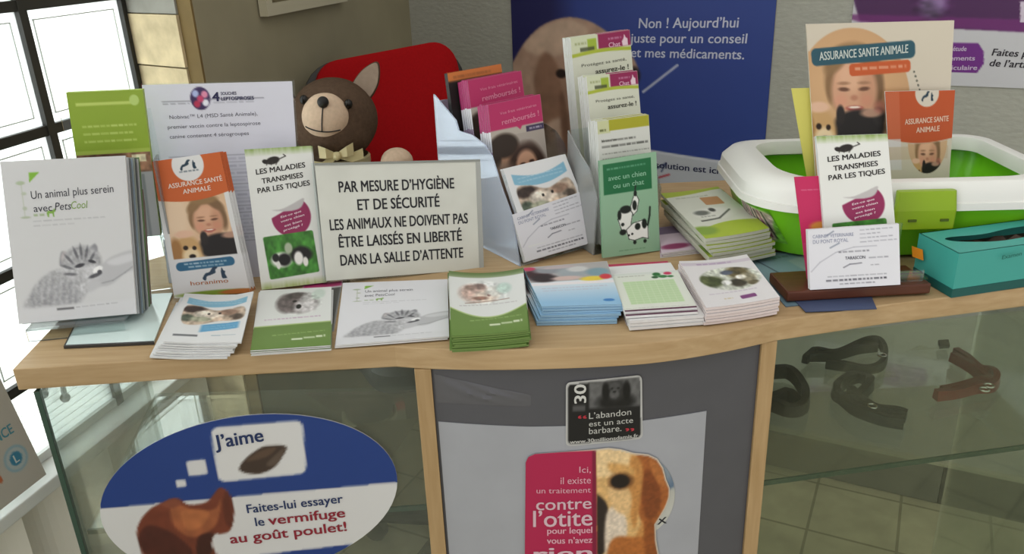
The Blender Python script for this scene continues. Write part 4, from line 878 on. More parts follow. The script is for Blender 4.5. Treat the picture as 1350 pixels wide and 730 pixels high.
mb = MB().frame_box(O, ha, hb, UP, 0.0005, W1 - .0005, .0035, dmax - .003, .0005, .0025); mb.build('base', CLEAR, h1)

def tier(px, anchor, kind, lab, lab2, grp, n, tx):
    pg = Page(quad(px, anchor, 22, 8)); r = leaf('leaflet', lab, 'leaflet', pg, .0048, art_tier(kind), ink('d6d8d4')); text('title_text', pg, tx, '4a4a40', r); pile(r, n, .0056, pg.n, lab2, grp)
    return pg
tA = tier([(752, 50), (830, 39), (848, 262), (772, 274)], (811, 262, T + .035), 0, 'pale green pet insurance leaflet in the top tier of the tall white holder', 'leaflet behind the front one in the top tier of the tall white holder', 'leaflets in the top tier', 4, [('assurez-le !', .36, .93, .222, .028, dict(bold=.025, slope=-.005)), ('Protégez sa santé,', .14, .90, .172, .017, dict(slope=-.005))])
text('small_text', tA, [('Chat', .62, .82, .083, .026, dict(bold=.02))], 'd8a8c0', bpy.data.objects[[o.name for o in bpy.data.objects if o.get('label', '').startswith('pale green pet insurance leaflet in the top')][0]])
tB = tier([(773, 101), (840, 93), (856, 290), (790, 300)], (820, 290, T + .022), 0, 'pale green pet insurance leaflet in the middle tier of the tall white holder', 'leaflet behind the front one in the middle tier of the tall white holder', 'leaflets in the middle tier', 4, [('assurez-le !', .36, .93, .222, .028, dict(bold=.025, slope=-.005)), ('Protégez sa santé,', .14, .90, .172, .017, dict(slope=-.005))])
text('small_text', tB, [('Chat', .62, .82, .083, .026, dict(bold=.02))], 'd8a8c0', bpy.data.objects[[o.name for o in bpy.data.objects if o.get('label', '').startswith('pale green pet insurance leaflet in the middle')][0]])
tC = tier([(787, 160), (855, 151), (865, 315), (797, 325)], (830, 320, T + .008), 1, 'white leaflet with an olive band in the bottom tier of the tall white holder', 'leaflet behind the olive banded one in the bottom tier of the tall white holder', 'leaflets in the bottom tier', 4, [('Votre chien', .06, .36, .165, .02, {})])
pg = Page(quad([(790, 212), (865, 200), (870, 330), (795, 340)], (832, 336, T + .002), 20, 9))
r = leaf('booklet', 'green booklet with a black and white dog and cat, standing before the tall white holder', 'booklet', pg, .004, art_dogcat(), ink('7fa688'))
text('title_text', pg, [('avec un chien', .14, .80, .215, .050, dict(bold=.01)), ('ou un chat', .22, .76, .30, .050, dict(bold=.01))], '8cc0a0', r)
th2 = math.radians(22); ga = np.array([math.cos(th2), math.sin(th2), 0]); gb = np.array([-math.sin(th2), math.cos(th2), 0]); O2 = Z(794, 339, T) - ga * .006 + gb * .012
h2 = thing('leaflet_holder', O2 + ga * .045 + gb * .08, 'tall white stepped holder of pet insurance leaflets, before the blue poster', 'leaflet holder')
sp_ = [ONP(x, y, O2, ga) for x, y in ((750, 172), (762, 196), (768, 206), (778, 222), (788, 262))]
dm = max((p - O2) @ gb for p in sp_) + .004; fb = O2 + np.array([0, 0, .0005]); bb = O2 + gb * dm + np.array([0, 0, .0005])
MB().prism(sp_ + [fb, bb], ga * -.002).build('side_wall', glass('grey_white_acrylic', (.75, .77, .77), .6, .35, (.62, .64, .64)), h2)
W2 = .098
MB().prism([p + ga * W2 for p in sp_] + [fb + ga * W2, bb + ga * W2], ga * .002).build('side_wall', CLEAR, h2)
MB().frame_box(O2, ga, gb, UP, 0, W2, dm - .002, dm, .0005, sp_[0][2] - T).build('back_wall', CLEAR, h2)
MB().frame_box(O2, ga, gb, UP, .0005, W2 - .0005, 0.0, dm - .003, .0005, .0025).build('base', CLEAR, h2)

# wooden base with card and leaflets at right
wb = flat([(1026, 378), (1222, 366), (1224, 384), (1037, 396)], T + .014)
w0, w1 = Z(1037, 398, T + .003), Z(1226, 387, T + .003); wa = (w1 - w0) / np.linalg.norm(w1 - w0); wbk = np.array([-wa[1], wa[0], 0])
base = thing('card_stand', (w0 + w1) / 2, 'dark wooden base with a clear upright holding cards, before the litter tray', 'card stand'); base.location[2] = T + .0032
mb = MB().frame_box([w0[0], w0[1], T], wa, wbk, UP, 0, np.linalg.norm(w1 - w0), 0, .062, .0032, .016); mb.build('wooden_base', wood('dark_mahogany', '4a2618', '5c3222', 5, (3, 25, 25), .35), base, bevel=.002)
mb = MB().frame_box([w0[0], w0[1], T], wa, wbk, UP, .05, .150, .040, .0425, .0165, .08); mb.frame_box([w0[0], w0[1], T], wa, wbk, UP, .045, .176, .012, .0395, .0165, .0185); mb.frame_box([w0[0], w0[1], T], wa, wbk, UP, .045, .168, .0085, .0105, .0165, .030); mb.build('acrylic_upright', CLEAR, base)
pgK = Page(quad([(1065, 303), (1185, 295), (1187, 375), (1068, 382)], (1127, 378, T + .020), -4, 12))
r = leaf('appointment_card', 'white appointment card on the dark wooden base, below the tick leaflet', 'card', pgK, .0025, CARD); text('title_text', pgK, CT, '8086a0', r); text('title_text', pgK, [('TARASCON', .40, .62, .53, .05, dict(bold=.01))], '40404c', r)
pile(r, 2, .003, pgK.n, 'appointment card behind the front one on the dark wooden base', 'cards on the dark wooden base')
pg = Page(quad([(1076, 180), (1170, 177), (1185, 355), (1092, 362)], (1140, 366, T + .020), -3, 9))
r = leaf('leaflet', 'white tick disease leaflet standing on the dark wooden base at right', 'leaflet', pg, .002, TICK); tick_text(pg, r)
pile(r, 2, .0028, pg.n, 'tick disease leaflet behind the front one on the dark wooden base', 'tick leaflets on the dark wooden base')
A = Art(60, 110, 'be2a5c'); A.words(.08, .12, .6, .008, 'd98aa4', 4); A.ell(.30, .46, .16, .05, 'c8863a', .5); A.rect(0, .6, 1, 1, 'c23a68')
q0 = quad([(1051, 235), (1140, 231), (1160, 374), (1069, 379)], (1115, 368, T + .020), -4, 7); q0 = [p - pg.n * .012 for p in q0]
pg = Page(q0); r = leaf('leaflet', 'raspberry leaflet peeking out left of the tick leaflet on the wooden base', 'leaflet', pg, .002, A, ink('be2a5c'))

# the cardboard dispenser standing in the tray, with its pocket of orange leaflets
pgD = Page(quad([(1063, 32), (1258, 27), (1243, 300), (1080, 305)], (1165, 298, T + .014), 1, 0)); A = Art(170, 230, 'cdc3b2')
clipm = np.maximum(A.mell(.30, .36, .41, .34, .02), A.mrect(0, .12, .60, .80)); A.put(clipm, 'c39b72'); A.ell(.25, .3, .3, .2, 'cfa67c', .9, clip=clipm)
girl(A, .31, .285, .172, clip=clipm); puppies(A, .20, .475, .155, clip=clipm)
A.rect(.02, .095, .74, .175, '2c5462', .035, -3); A.rect(.28, .175, .71, .232, 'c0592f', .025, -2.5); A.words(.32, .205, .68, .014, 'e0a88c', 5, -.02)
for i in range(13):
    t = i / 12; A.ell(.735 + .09 * math.sin(t * 1.5), .225 + .25 * t, .007, .006, '5a5a50', .3)
for P in ([(.80, .50), (.86, .43)], [(.77, .47), (.87, .455)], [(.79, .45), (.85, .50)]): A.line(P, .004, '6a6458')
A.rect(0, .75, .6, 1, 'b04a28')
r = leaf('leaflet_dispenser', 'beige pet insurance display card with a girl photo, standing in the litter tray', 'display card', pgD, .003, A, ink('cdc3b2'))
text('title_text', pgD, [('ASSURANCE SANTE ANIMALE', .075, .69, .162, .037, dict(bold=.015, slope=-.04))], 'c4ccc8', r)
A = Art(110, 150, 'cdc3b4'); A.band(lambda u: u * 0 - 1, lambda u: .36 + .035 * np.sin(u * 3.1), 'b9522a'); A.rect(0, 0, .2, .36, 'c46a4a', a=.7); A.rect(0, .36, .2, .6, 'd6d2d4', a=.8)
cm = A.mell(.62, .40, .31, .235, .03); cm = cm * np.clip((A.V - .36 - .035 * np.sin(A.U * 3.1)) * 80, 0, 1); A.rect(0, .42, .95, .52, 'c3ae92', a=.6); A.put(cm, 'c9a582'); girl(A, .62, .47, .165, clip=cm); puppies(A, .56, .615, .13, clip=cm)
A.ell(.60, .02, .17, .10, 'd2c8ba', .06); emblem(A, .60, .045, .08)
pg = Page(quad([(1165, 120), (1257, 118), (1246, 285), (1175, 288)], (1210, 298, T + .014), 1, 0)); pg = Page([p + pgD.n * .004 for p in pg.q])
r = leaf('leaflet', 'orange insurance leaflet in the pocket of the beige display card', 'leaflet', pg, .002, A)
text('title_text', pg, [('ASSURANCE SANTE', .27, .93, .25, .040, dict(bold=.02, slope=-.03)), ('ANIMALE', .44, .80, .315, .040, dict(bold=.02, slope=-.03))], 'e2c4b0', r)
q_ = [p - pgD.n * .008 for p in quad([(1046, 118), (1110, 116), (1110, 300), (1078, 302)], (1165, 298, T + .014), 1, 0)]
leaf('leaflet', 'yellow leaflet peeking out left behind the beige display card', 'leaflet', Page(q_), .001, Art(6, 6, 'd6cf6a'), ink('d6cf6a'))

# ================================================================== SIGNS ON THE COUNTER FRONT AND THE WALLS
class PlanePage:
    def __init__(s, P, n, up=UP):
        s.P0 = np.array(P, float); s.n = np.array(n) / np.linalg.norm(n); s.d = -(up - s.n * (up @ s.n)); s.d /= np.linalg.norm(s.d); s.u = np.cross(s.n, s.d); s.W = s.H = 1
        s.u = -s.u if s.u @ R_ < 0 else s.u
    def set(s, x0, y0, x1, y1):            # frame the page on four sides by photograph positions on this plane
        a = ONP(x0, y0, s.P0, s.n); b = ONP(x1, y1, s.P0, s.n); s.P0 = a; s.W = (b - a) @ s.u; s.H = (b - a) @ s.d; return s
    def uv(s, x, y):
        q = ONP(x, y, s.P0, s.n) - s.P0; return (q @ s.u) / s.W, (q @ s.d) / s.H
    def P(s, u, v, off=0.0):
        u = np.asarray(u, float); v = np.asarray(v, float); return s.P0 + (u * s.W)[..., None] * s.u + (v * s.H)[..., None] * s.d + (np.zeros(u.shape) + off)[..., None] * s.n
    def quad(s): return [s.P(np.array(a), np.array(b)) for a, b in ((0, 0), (1, 0), (1, 1), (0, 1))]
    def tx(s, str_, x0, x1, y, cap, **k):  # lettering from x0 to x1 with its baseline starting at y, cap height in pixels
        y1 = k.pop('y1', y); a = s.uv(x0, y); b = s.uv(x1, y1); c = s.uv(x0, y - cap); k['slope'] = (b[1] - a[1]) / (b[0] - a[0])
        return (str_, a[0], b[0], a[1], a[1] - c[1], k)

ov = PlanePage(L0 + UP * .5, fn).set(125, 535, 535, 775)
A = Art(400, 235, 'cfcfcf'); M = lambda P: [ov.uv(x, y) for x, y in P]
A.poly(M([(100, 500), (560, 500), (560, 630.5), (100, 671.5)]), '1d3a7c', False, 0); A.poly(M([(100, 757), (560, 704), (560, 800), (100, 800)]), '1d3a7c', False, 0)
def rr(P, c): A.poly(M(P), c, False, 1)
def rquad(P, r):
    P = [np.array(p, float) for p in P]; out = []
    for i in range(4):
        a, b, c = P[i - 1], P[i], P[(i + 1) % 4]; d0 = (a - b) / np.linalg.norm(a - b) * r; d1 = (c - b) / np.linalg.norm(c - b) * r
        for t in np.linspace(0, 1, 6): out.append((b + d0) * (1 - t) ** 2 + 2 * b * t * (1 - t) + (b + d1) * t * t)
    return out
rr(rquad([(278, 562), (399, 552), (405, 622), (289, 634)], 11), 'd2d2d2'); rr(rquad([(246, 606), (271, 603), (275, 623), (250, 626)], 4), 'cfcfd0'); rr(rquad([(232, 631), (245, 630), (247, 639), (234, 641)], 3), 'cfcfd0')
A.poly(M([(316, 616), (325, 602), (345, 588), (360, 585), (378, 587), (373, 600), (362, 614), (345, 622), (326, 622)]), '3e3028', True, 1); A.poly(M([(325, 606), (345, 592), (365, 588), (352, 600)]), '574436', True, 2); A.poly(M([(352, 610), (370, 592), (376, 590), (365, 610)]), '6a5c50', True, 2, a=.6)
dog = [(182, 706), (186, 684), (200, 668), (214, 661), (226, 655), (236, 655), (250, 663), (272, 660), (282, 650), (290, 641), (300, 645), (308, 660), (309, 680), (304, 697), (292, 702), (284, 702), (280, 716), (290, 745), (240, 760), (200, 748)]
A.poly(M(dog), '6e3523', True, 1); dm_ = A.mpoly(M(dog), True, 1)
for P, c in (([(228, 662), (262, 672), (285, 668), (292, 655), (285, 690), (255, 706), (230, 690)], '9a5836'), ([(240, 672), (275, 672), (268, 690), (248, 696)], 'b0693f'), ([(184, 704), (200, 690), (235, 705), (255, 730), (215, 745), (190, 725)], '4a2119'), ([(298, 645), (308, 662), (308, 690), (300, 690), (295, 668)], '5a2a1c'), ([(262, 706), (285, 702), (280, 725), (262, 740)], '3d1c15'), ([(212, 662), (232, 656), (240, 662), (226, 668)], '7d4430')): A.poly(M(P), c, True, 3, clip=dm_)
A.grain(dm_, .12, 20, 26, 3)
oe = []
for t in np.linspace(0, 2 * math.pi, 72, endpoint=False):
    x, y = 195.5 * math.cos(t), 106 * math.sin(t); oe.append(ov.uv(328.5 + x + .0 * y, 652 + y - .095 * x))
o = cutout('oval_sign', ov.P, A, oe, .002, None, 'oval blue and white deworming advert with a brown dog, stuck on the left glass', 'sign', .0085)
o.location = Vector(o.location) + Vector(fn * .0006)
for q in [ov.tx("J’aime", 285, 349, 589, 17, y1=579, bold=.02), ov.tx('Faites-lui essayer', 327, 453, 674, 11, y1=660, bold=.015), ov.tx('le', 338, 350, 691, 11, y1=690, bold=.015)]: text('sign_text', ov, [q], '24345e', o, .0032)
text('highlight_text', ov, [ov.tx('vermifuge', 355, 456, 689.5, 12, y1=679, bold=.018), ov.tx('au goût poulet!', 305, 458, 714, 12, y1=697, bold=.018)], '8a2434', o, .0032)

# stickers on the bowed cabinet
apx = [(690, 480), (900, 468), (900, 790), (690, 804)]
ap = ArcPage(apx)
def auv(x, y):
    s, z = on_arc(x, y); c = ap.c; u = (s - c[0][0]) / (c[1][0] - c[0][0]); zt_ = c[0][1] + (c[1][1] - c[0][1]) * u; zb = c[3][1] + (c[2][1] - c[3][1]) * u; return u, (z - zt_) / (zb - zt_)
MA = lambda P: [auv(x, y) for x, y in P]
def atx(s, x0, x1, y, cap, y1=None, **k):
    a = auv(x0, y); b = auv(x1, y if y1 is None else y1); c = auv(x0, y - cap); k['slope'] = (b[1] - a[1]) / (b[0] - a[0]); return (s, a[0], b[0], a[1], a[1] - c[1], k)
A = Art(230, 330, '151516')
out_ = MA(rquad([(746, 503), (845, 493), (844, 577), (747, 587)], 7)); inn = MA(rquad([(748.5, 505.5), (842.5, 496), (841.5, 575), (749.5, 584)], 6))
A.put(np.ones(A.U.shape), 'b4b4b2'); A.poly(inn, '161617', False, 0)
pm = A.mpoly(MA([(776, 502), (842, 496), (842, 533), (776, 537)]), False, 1); A.put(pm, '5e5e5e'); 
for x, y, rx, ry, c in ((811, 528, 24, 12, '161616'), (811, 513, 12, 14, '2a2a2a'), (798, 514, 5, 11, '0e0e0e'), (825, 513, 5, 12, '0e0e0e'), (810, 508, 8, 6, '444444'), (809, 518, 6, 6, '5a5a5a'), (806, 511, 1.6, 1.6, '080808'), (814, 510, 1.6, 1.6, '080808'), (809, 515, 2.4, 1.8, '0a0a0a')):
    a = auv(x, y); b = auv(x + rx, y); c2 = auv(x, y + ry); A.ell(a[0], a[1], b[0] - a[0], c2[1] - a[1], c, .5, clip=pm)
A.grain(pm, .18, 60, 40, 6)
u0, v0 = auv(755, 533); u1, v1 = auv(775, 540)
A.words(u0, (v0 + v1) / 2, u1, .02, '6a6a6a', 4)
o = cutout('protest_sticker', ap.P, A, out_, .0006, None, 'black square sticker against abandoning dogs, on the bowed cabinet front', 'sticker', .0062); o.location = Vector(o.location) + Vector(bn * .0016)
text('sticker_text', ap, [atx('L’abandon', 776, 830, 550.5, 8, 545), atx('est un acte', 776, 832, 560.5, 7, 555.5), atx('barbare.', 776, 817, 570.5, 8, 566.5), atx('www.30millionsdamis.fr', 752, 838, 583, 4.5, 574.5, bold=.018)], 'b8b8b4', o, .0026)
a = auv(773, 534); b = auv(755, 506)
text('sticker_number', ap, [('30', b[0] + .01, auv(772, 505)[0], auv(764, 530)[1], auv(764, 530)[1] - auv(764, 505)[1], dict(up=True, bold=.018))], 'c8c8c4', o, .0026)
text('quote_marks', ap, [atx('“', 762, 773, 557, 11, bold=.018), atx('”', 822, 833, 574, 11, bold=.018)], 'a8303c', o, .0026)

A = Art(230, 330, 'a81f4a'); sil = [(697, 607), (700, 600), (708, 596), (784, 590)]
head = [(784, 590), (800, 588), (816, 590), (832, 595), (850, 597), (861, 603), (868, 615), (871, 630), (875, 642), (874, 655), (869, 668), (862, 680), (856, 690), (856, 710), (862, 760), (864, 790)]
outl = sil + head + [(702, 800)]
A.poly(MA([(784, 560), (900, 560), (900, 800), (786, 800)]), 'c48a4c', False, 0)
gmask = A.mpoly(MA([(785, 560), (900, 560), (900, 800), (787, 800)]), False, 0)
for P, c, b in (([(770, 588), (815, 585), (845, 600), (842, 640), (838, 690), (815, 720), (770, 720)], 'd2a96e', 8), ([(770, 586), (815, 588), (832, 604), (818, 622), (770, 624)], 'e0c292', 9), ([(836, 594), (862, 602), (874, 632), (873, 655), (858, 684), (844, 692), (832, 660), (838, 625)], '9c5a2c', 5), ([(846, 616), (862, 636), (862, 668), (848, 684), (840, 655)], '7c4220', 8), ([(852, 604), (866, 618), (870, 640), (858, 630)], 'b06c38', 6), ([(828, 600), (842, 612), (838, 660), (830, 695), (824, 650)], 'bc8448', 8), ([(770, 652), (795, 657), (801, 690), (797, 722), (770, 735)], '2a211e', 4), ([(797, 676), (812, 664), (822, 690), (814, 735), (796, 735)], 'd8c8b4', 8), ([(800, 715), (832, 706), (860, 716), (866, 800), (800, 800)], 'a8642f', 8), ([(842, 690), (858, 690), (862, 740), (846, 760)], '8a4c22', 7), ([(800, 640), (826, 645), (824, 675), (806, 668)], 'dab580', 9), ([(800, 608), (826, 612), (832, 624), (806, 622)], 'c99a5c', 8)): A.poly(MA(P), c, True, b, clip=gmask)
a = auv(815, 632); e_ = auv(827, 632); f_ = auv(815, 641); A.ell(a[0], a[1], (e_[0] - a[0]) * 1.25, (f_[1] - a[1]) * 1.2, '5f3d22', .5); A.ell(a[0] - .004, a[1], (e_[0] - a[0]) * .95, f_[1] - a[1], '1d1512', .3)
gm = A.mpoly(MA([(786, 585), (880, 585), (880, 800), (786, 800)]), False, 0); A.grain(gm, .13, 130, 60, 8)
A.poly(MA([(780, 580), (784.5, 580), (786.5, 800), (780, 800)]), '7a1838', False, 0)
rim = MA(outl)
A.line(MA(head), .008, 'c4b8a8')
o = cutout('dog_sticker', ap.P, A, rim, .0006, None, 'raspberry ear infection sticker with half a golden dog head, on the bowed cabinet front', 'sticker', .0062); o.location = Vector(o.location) + Vector(bn * .0030)
for q in [atx('Ici,', 764, 778, 620, 8), atx('il existe', 741, 778, 635, 9, 634), atx('un traitement', 712, 778, 647, 7, 646), atx('pour lequel', 726, 780, 700, 8, 699, bold=.02), atx('vous n’avez', 726, 780, 713, 8, 712, bold=.02)]: text('sticker_text', ap, [q], 'd8a0b0', o, .0042)
for q in (atx('contre', 712, 779, 669, 15, 667, bold=.01), atx('l’otite', 709, 780, 691, 21, 689, bold=.01), atx('rien', 711, 780, 735, 17, 733, bold=.018)): text('sticker_title', ap, [q], 'cfb0ba', o, .0042)
A = Art(120, 120, 'b0b0a8'); C2 = ArcPage([(778, 598), (889, 592), (889, 704), (778, 710)])
A.band(lambda u: -1 + 0 * u, lambda u: .55 - .12 * u, '5a6f86'); A.ell(.5, .75, .6, .3, 'b8b8b0', .4); A.ell(.8, .2, .2, .2, '7f8a94', .6)
o = cutout('round_sticker', C2.P, A, [(.5 + .5 * math.cos(t), .5 + .5 * math.sin(t)) for t in np.linspace(0, 2 * math.pi, 48, endpoint=False)], .0006, None, 'round grey and blue sticker partly hidden behind the golden dog sticker', 'sticker', .03); o.location = Vector(o.location) + Vector(bn * .0016)
text('sticker_text', C2, [('UX', .68, .90, .86, .075, dict(bold=.02, slope=-.1))], '2a2a2e', o, .0024)

# the blue poster on the back wall
bp_ = PlanePage(bw(0, .003, 0), BN).set(671, -70, 997, 330)
po = thing('poster', bp_.P(np.array(.5), np.array(1.0)), 'tall blue poster with a pale dog and white handwriting on the back wall', 'poster')
slab('sheet', Page(bp_.quad()), .0015, ink('24306a'), po)
A = Art(210, 250, '31418a'); M = lambda P: [bp_.uv(x, y) for x, y in P]
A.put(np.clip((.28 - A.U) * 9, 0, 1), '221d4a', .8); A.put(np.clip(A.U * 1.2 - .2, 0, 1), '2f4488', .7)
W_ = M([(640, 205), (760, 190), (857, 199), (900, 206), (946, 213), (1010, 226), (1010, 340), (640, 340)]); A.poly(W_, 'b9bcc4', False, 1); A.line(W_[:6], .006, 'c9cbd4')
dg = [(672, 95), (680, 75), (695, 52), (716, 33), (745, 23), (772, 26), (795, 38), (815, 55), (836, 78), (842, 100), (834, 120), (812, 134), (795, 150), (785, 180), (780, 225), (700, 240), (660, 240), (664, 150)]
dmk = A.mpoly(M(dg), True, 1); A.put(dmk, 'b59480')
for P, c, b in (([(690, 62), (715, 36), (750, 26), (775, 40), (760, 60), (725, 75)], 'cdb09a', 6), ([(715, 70), (737, 90), (745, 140), (735, 185), (715, 180), (700, 130)], '94705c', 6), ([(672, 100), (695, 75), (705, 120), (712, 180), (680, 230), (668, 180)], 'bd9c88', 5), ([(740, 100), (790, 90), (830, 110), (790, 140), (760, 150)], 'a98670', 6), ([(720, 165), (770, 160), (775, 230), (720, 235)], 'c4a693', 6), ([(738, 120), (750, 150), (752, 200), (742, 190)], '7d5c4a', 5)): A.poly(M(P), c, True, b, clip=dmk)
for x, y, rx, ry, c in ((740, 97, 7, 6, '2d2220'), (836, 100, 8, 12, '2a2022')):
    a = bp_.uv(x, y); b = bp_.uv(x + rx, y); c2 = bp_.uv(x, y + ry); A.ell(a[0], a[1], b[0] - a[0], c2[1] - a[1], c, .5)
A.grain(dmk, .08, 30, 30, 4)
a, b = bp_.uv(893, 86), bp_.uv(848, 121); A.line([a, b], .0045, 'b4b8cc')
A.line(M([(866, 222), (878, 215), (872, 226)]), .003, '3a4668'); A.line(M([(868, 234), (882, 230)]), .004, 'b03a48')
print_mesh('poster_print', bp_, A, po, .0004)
text('title_text', bp_, [bp_.tx('Non ! Aujourd’hui', 842, 974, 37, 13, y1=36, bold=.012, shear=.05), bp_.tx('juste pour un conseil', 831, 985, 56, 12, y1=57, bold=.012, shear=.05), bp_.tx('et mes médicaments.', 832, 981, 75, 12, y1=78, bold=.012, shear=.05)], 'c4c8da', po, .0010)
text('small_text', bp_, [bp_.tx('La solution est ici', 848, 947, 219, 8, y1=229, bold=.018)], '24284a', po, .0010)

# the purple poster at right
pp = PlanePage(bw(0, .003, 0), BN); pp.set(1133, -60, 1470, 121)
po = thing('poster', pp.P(np.array(.5), np.array(1.0)), 'purple and white joint health poster at the top right of the back wall', 'poster')
slab('sheet', Page(pp.quad()), .0015, ink('c4c4c8'), po); A = Art(200, 130, 'c2c2c6'); M = lambda P: [pp.uv(x, y) for x, y in P]
A.poly(M([(1100, -90), (1500, -90), (1500, 52), (1350, 42), (1259, 38), (1133, 27)]), '4a2452', False, 1); A.poly(M([(1100, 18), (1500, 30), (1500, 52), (1350, 42), (1133, 29)]), '6f2a6e', False, 2, a=.8)
a = pp.uv(1230, 6); A.ell(a[0], a[1], .05, .10, '6a5478', .7); A.grain(A.mell(a[0], a[1], .07, .12, .6), .5, 20, 20, 3)
A.poly(M([(1225, 56), (1290, 57), (1297, 68), (1297, 84), (1288, 96), (1225, 94)]), '6c2a80', False, 0); A.poly(M([(1345, 2), (1380, 2), (1380, 30), (1345, 29)]), 'c8bccc', False, 0)
print_mesh('poster_print', pp, A, po, .0004)
text('title_text', pp, [pp.tx('Faites plus', 1307, 1372, 73, 9, y1=76, bold=.018, shear=.15), pp.tx('de l’arthrose', 1304, 1385, 87, 9, y1=91, bold=.018, shear=.15)], '2c2830', po, .0010)
text('small_text', pp, [pp.tx('étude', 1256, 1274, 67, 6, bold=.02), pp.tx('traitements', 1232, 1285, 79.5, 6, bold=.02), pp.tx('articulaire', 1240, 1288, 92, 6, bold=.02)], 'c4b0cc', po, .0010)

# the framed picture on the left wall
fp_ = PlanePage(lw(0, .002, 0), LN).set(343, 22, 480, -60)
a = ONP(343, 22, lw(0, .003, 0), LN); b = ONP(462, 0, lw(0, .003, 0), LN); ta = (a - COR) @ LT; tb = .42; zb_ = a[2]
pf = thing('picture_frame', lw((ta + tb) / 2, .003, zb_), 'white framed picture hanging high on the left wall above the chair', 'picture')
mb = MB()
for q in ((tb, ta, zb_, zb_ + .022), (tb, ta, zb_ + .26, zb_ + .282), (tb, tb + .022, zb_ + .022, zb_ + .26), (ta - .022, ta, zb_ + .022, zb_ + .26)): mb.frame_box(COR, LT, LN, UP, q[0], q[1], .003, .020, q[2], q[3])
mb.build('frame', mat('cream_frame', 'b8b29a', rough=.5), pf)
MB().frame_box(COR, LT, LN, UP, tb + .02, ta - .02, .003, .010, zb_ + .02, zb_ + .262).build('print', mat('brown_print', '6e6448', rough=.6, noise=.3, scale=18), pf)

# the leaning card with a round emblem on the sill
ln_ = math.radians(11); lu = -LT; lup = math.cos(ln_) * UP - math.sin(ln_) * LN
q0 = ONP(61, 625, lw(0, -.128, 0), LN) ; cn = np.cross(lu, lup); cn = cn if cn @ LN > 0 else -cn
W_, H_ = .20, .20; br_ = q0; bl_ = br_ - lu * W_; pg = Page([bl_ + lup * H_, br_ + lup * H_, br_, bl_]); A = Art(90, 90, 'b3aea4')
def luv(x, y):
    q = ONP(x, y, q0, cn) - bl_; return (q @ lu) / W_, 1 - (q @ lup) / H_
c = luv(21, 604); k = abs(luv(40, 604)[0] - c[0]); A.ell(c[0], c[1], k * 1.0, k, '8fa9b4', .1); A.ell(c[0], c[1], k * .80, k * .80, 'aab4b4', .1); A.ell(c[0], c[1], k * .52, k * .52, '3f7f9c', .12)
a = luv(0, 632); A.ell(a[0], a[1], .02, .03, 'b0603a', .4)
r = leaf('emblem_card', 'grey card with a round teal emblem leaning on the window sill at far left', 'card', pg, .004, A, ink('a8a49a'))
a = luv(-12, 586); b = luv(19, 570)
text('title_text', pg, [('FRANCE', b[0] - .32, b[0], a[1] + .02, .075, dict(bold=.02, slope=0))], '4f8a98', r); text('emblem_letter', pg, [('L', c[0] - k * .18, c[0] + k * .2, c[1] + k * .3, k * .6, dict(bold=.018))], 'c4ccca', r)

# ================================================================== LITTER TRAY
def ring(x0, x1, y0, y1, z, r, o, ax, ay, n=7, rs=None):
    P = []
    rs = rs or (r, r, r, r)
    for (cx, cy, a), rr_ in zip((((x1), (y1), 0), ((x0), (y1), 90), ((x0), (y0), 180), ((x1), (y0), 270)), rs):
        sx = 1 if a in (0, 270) else -1; sy = 1 if a in (0, 90) else -1
        for t in np.linspace(a, a + 90, n + 1):
            t = math.radians(t); P.append(o + ax * (cx - sx * rr_ + rr_ * math.cos(t)) + ay * (cy - sy * rr_ + rr_ * math.sin(t)) + UP * z)
    return P
ty = math.radians(-2.5); tx_ = np.array([math.cos(ty), math.sin(ty), 0]); tyv = np.array([-math.sin(ty), math.cos(ty), 0]); TO = np.array([.309, 1.003, T])
LX, LY = .412, .272
tray = thing('litter_tray', TO + tx_ * LX / 2 + tyv * LY / 2 + UP * .001, 'bright green cat litter tray with a white rim on the right of the worktop', 'litter tray')
GREEN = mat('apple_green_plastic', '78c824', rough=.3); 
R = lambda i, z, r=.035, l=0: ring(i + l, LX - i, i, LY - i, z, r, TO, tx_, tyv, 9, (r, r + .008, r + .050, r + .03))
out_r = [R(.040, .001, .03), R(.030, .006), R(.012, .074), R(.010, .086)]
in_r = [R(.014, .086), R(.016, .074), R(.034, .012), R(.044, .006, .03)]
MB().loft(out_r + in_r).build('basin', GREEN, tray, smooth=True)
rim = [R(.011, .075, .04), R(0, .075, .042), R(.001, .084, .042), R(.003, .0845, .042), R(.005, .099, .042), R(.011, .1105, .04, .006), R(.020, .113, .036, .014), R(.028, .111, .032, .024), R(.030, .104, .03, .026), R(.0305, .092, .03, .026), R(.027, .092, .03, .026), R(.018, .102, .03, .012), R(.013, .090, .035), R(.011, .075, .04)]
MB().loft(rim, cap=False).build('rim', WHITEP, tray, smooth=True)
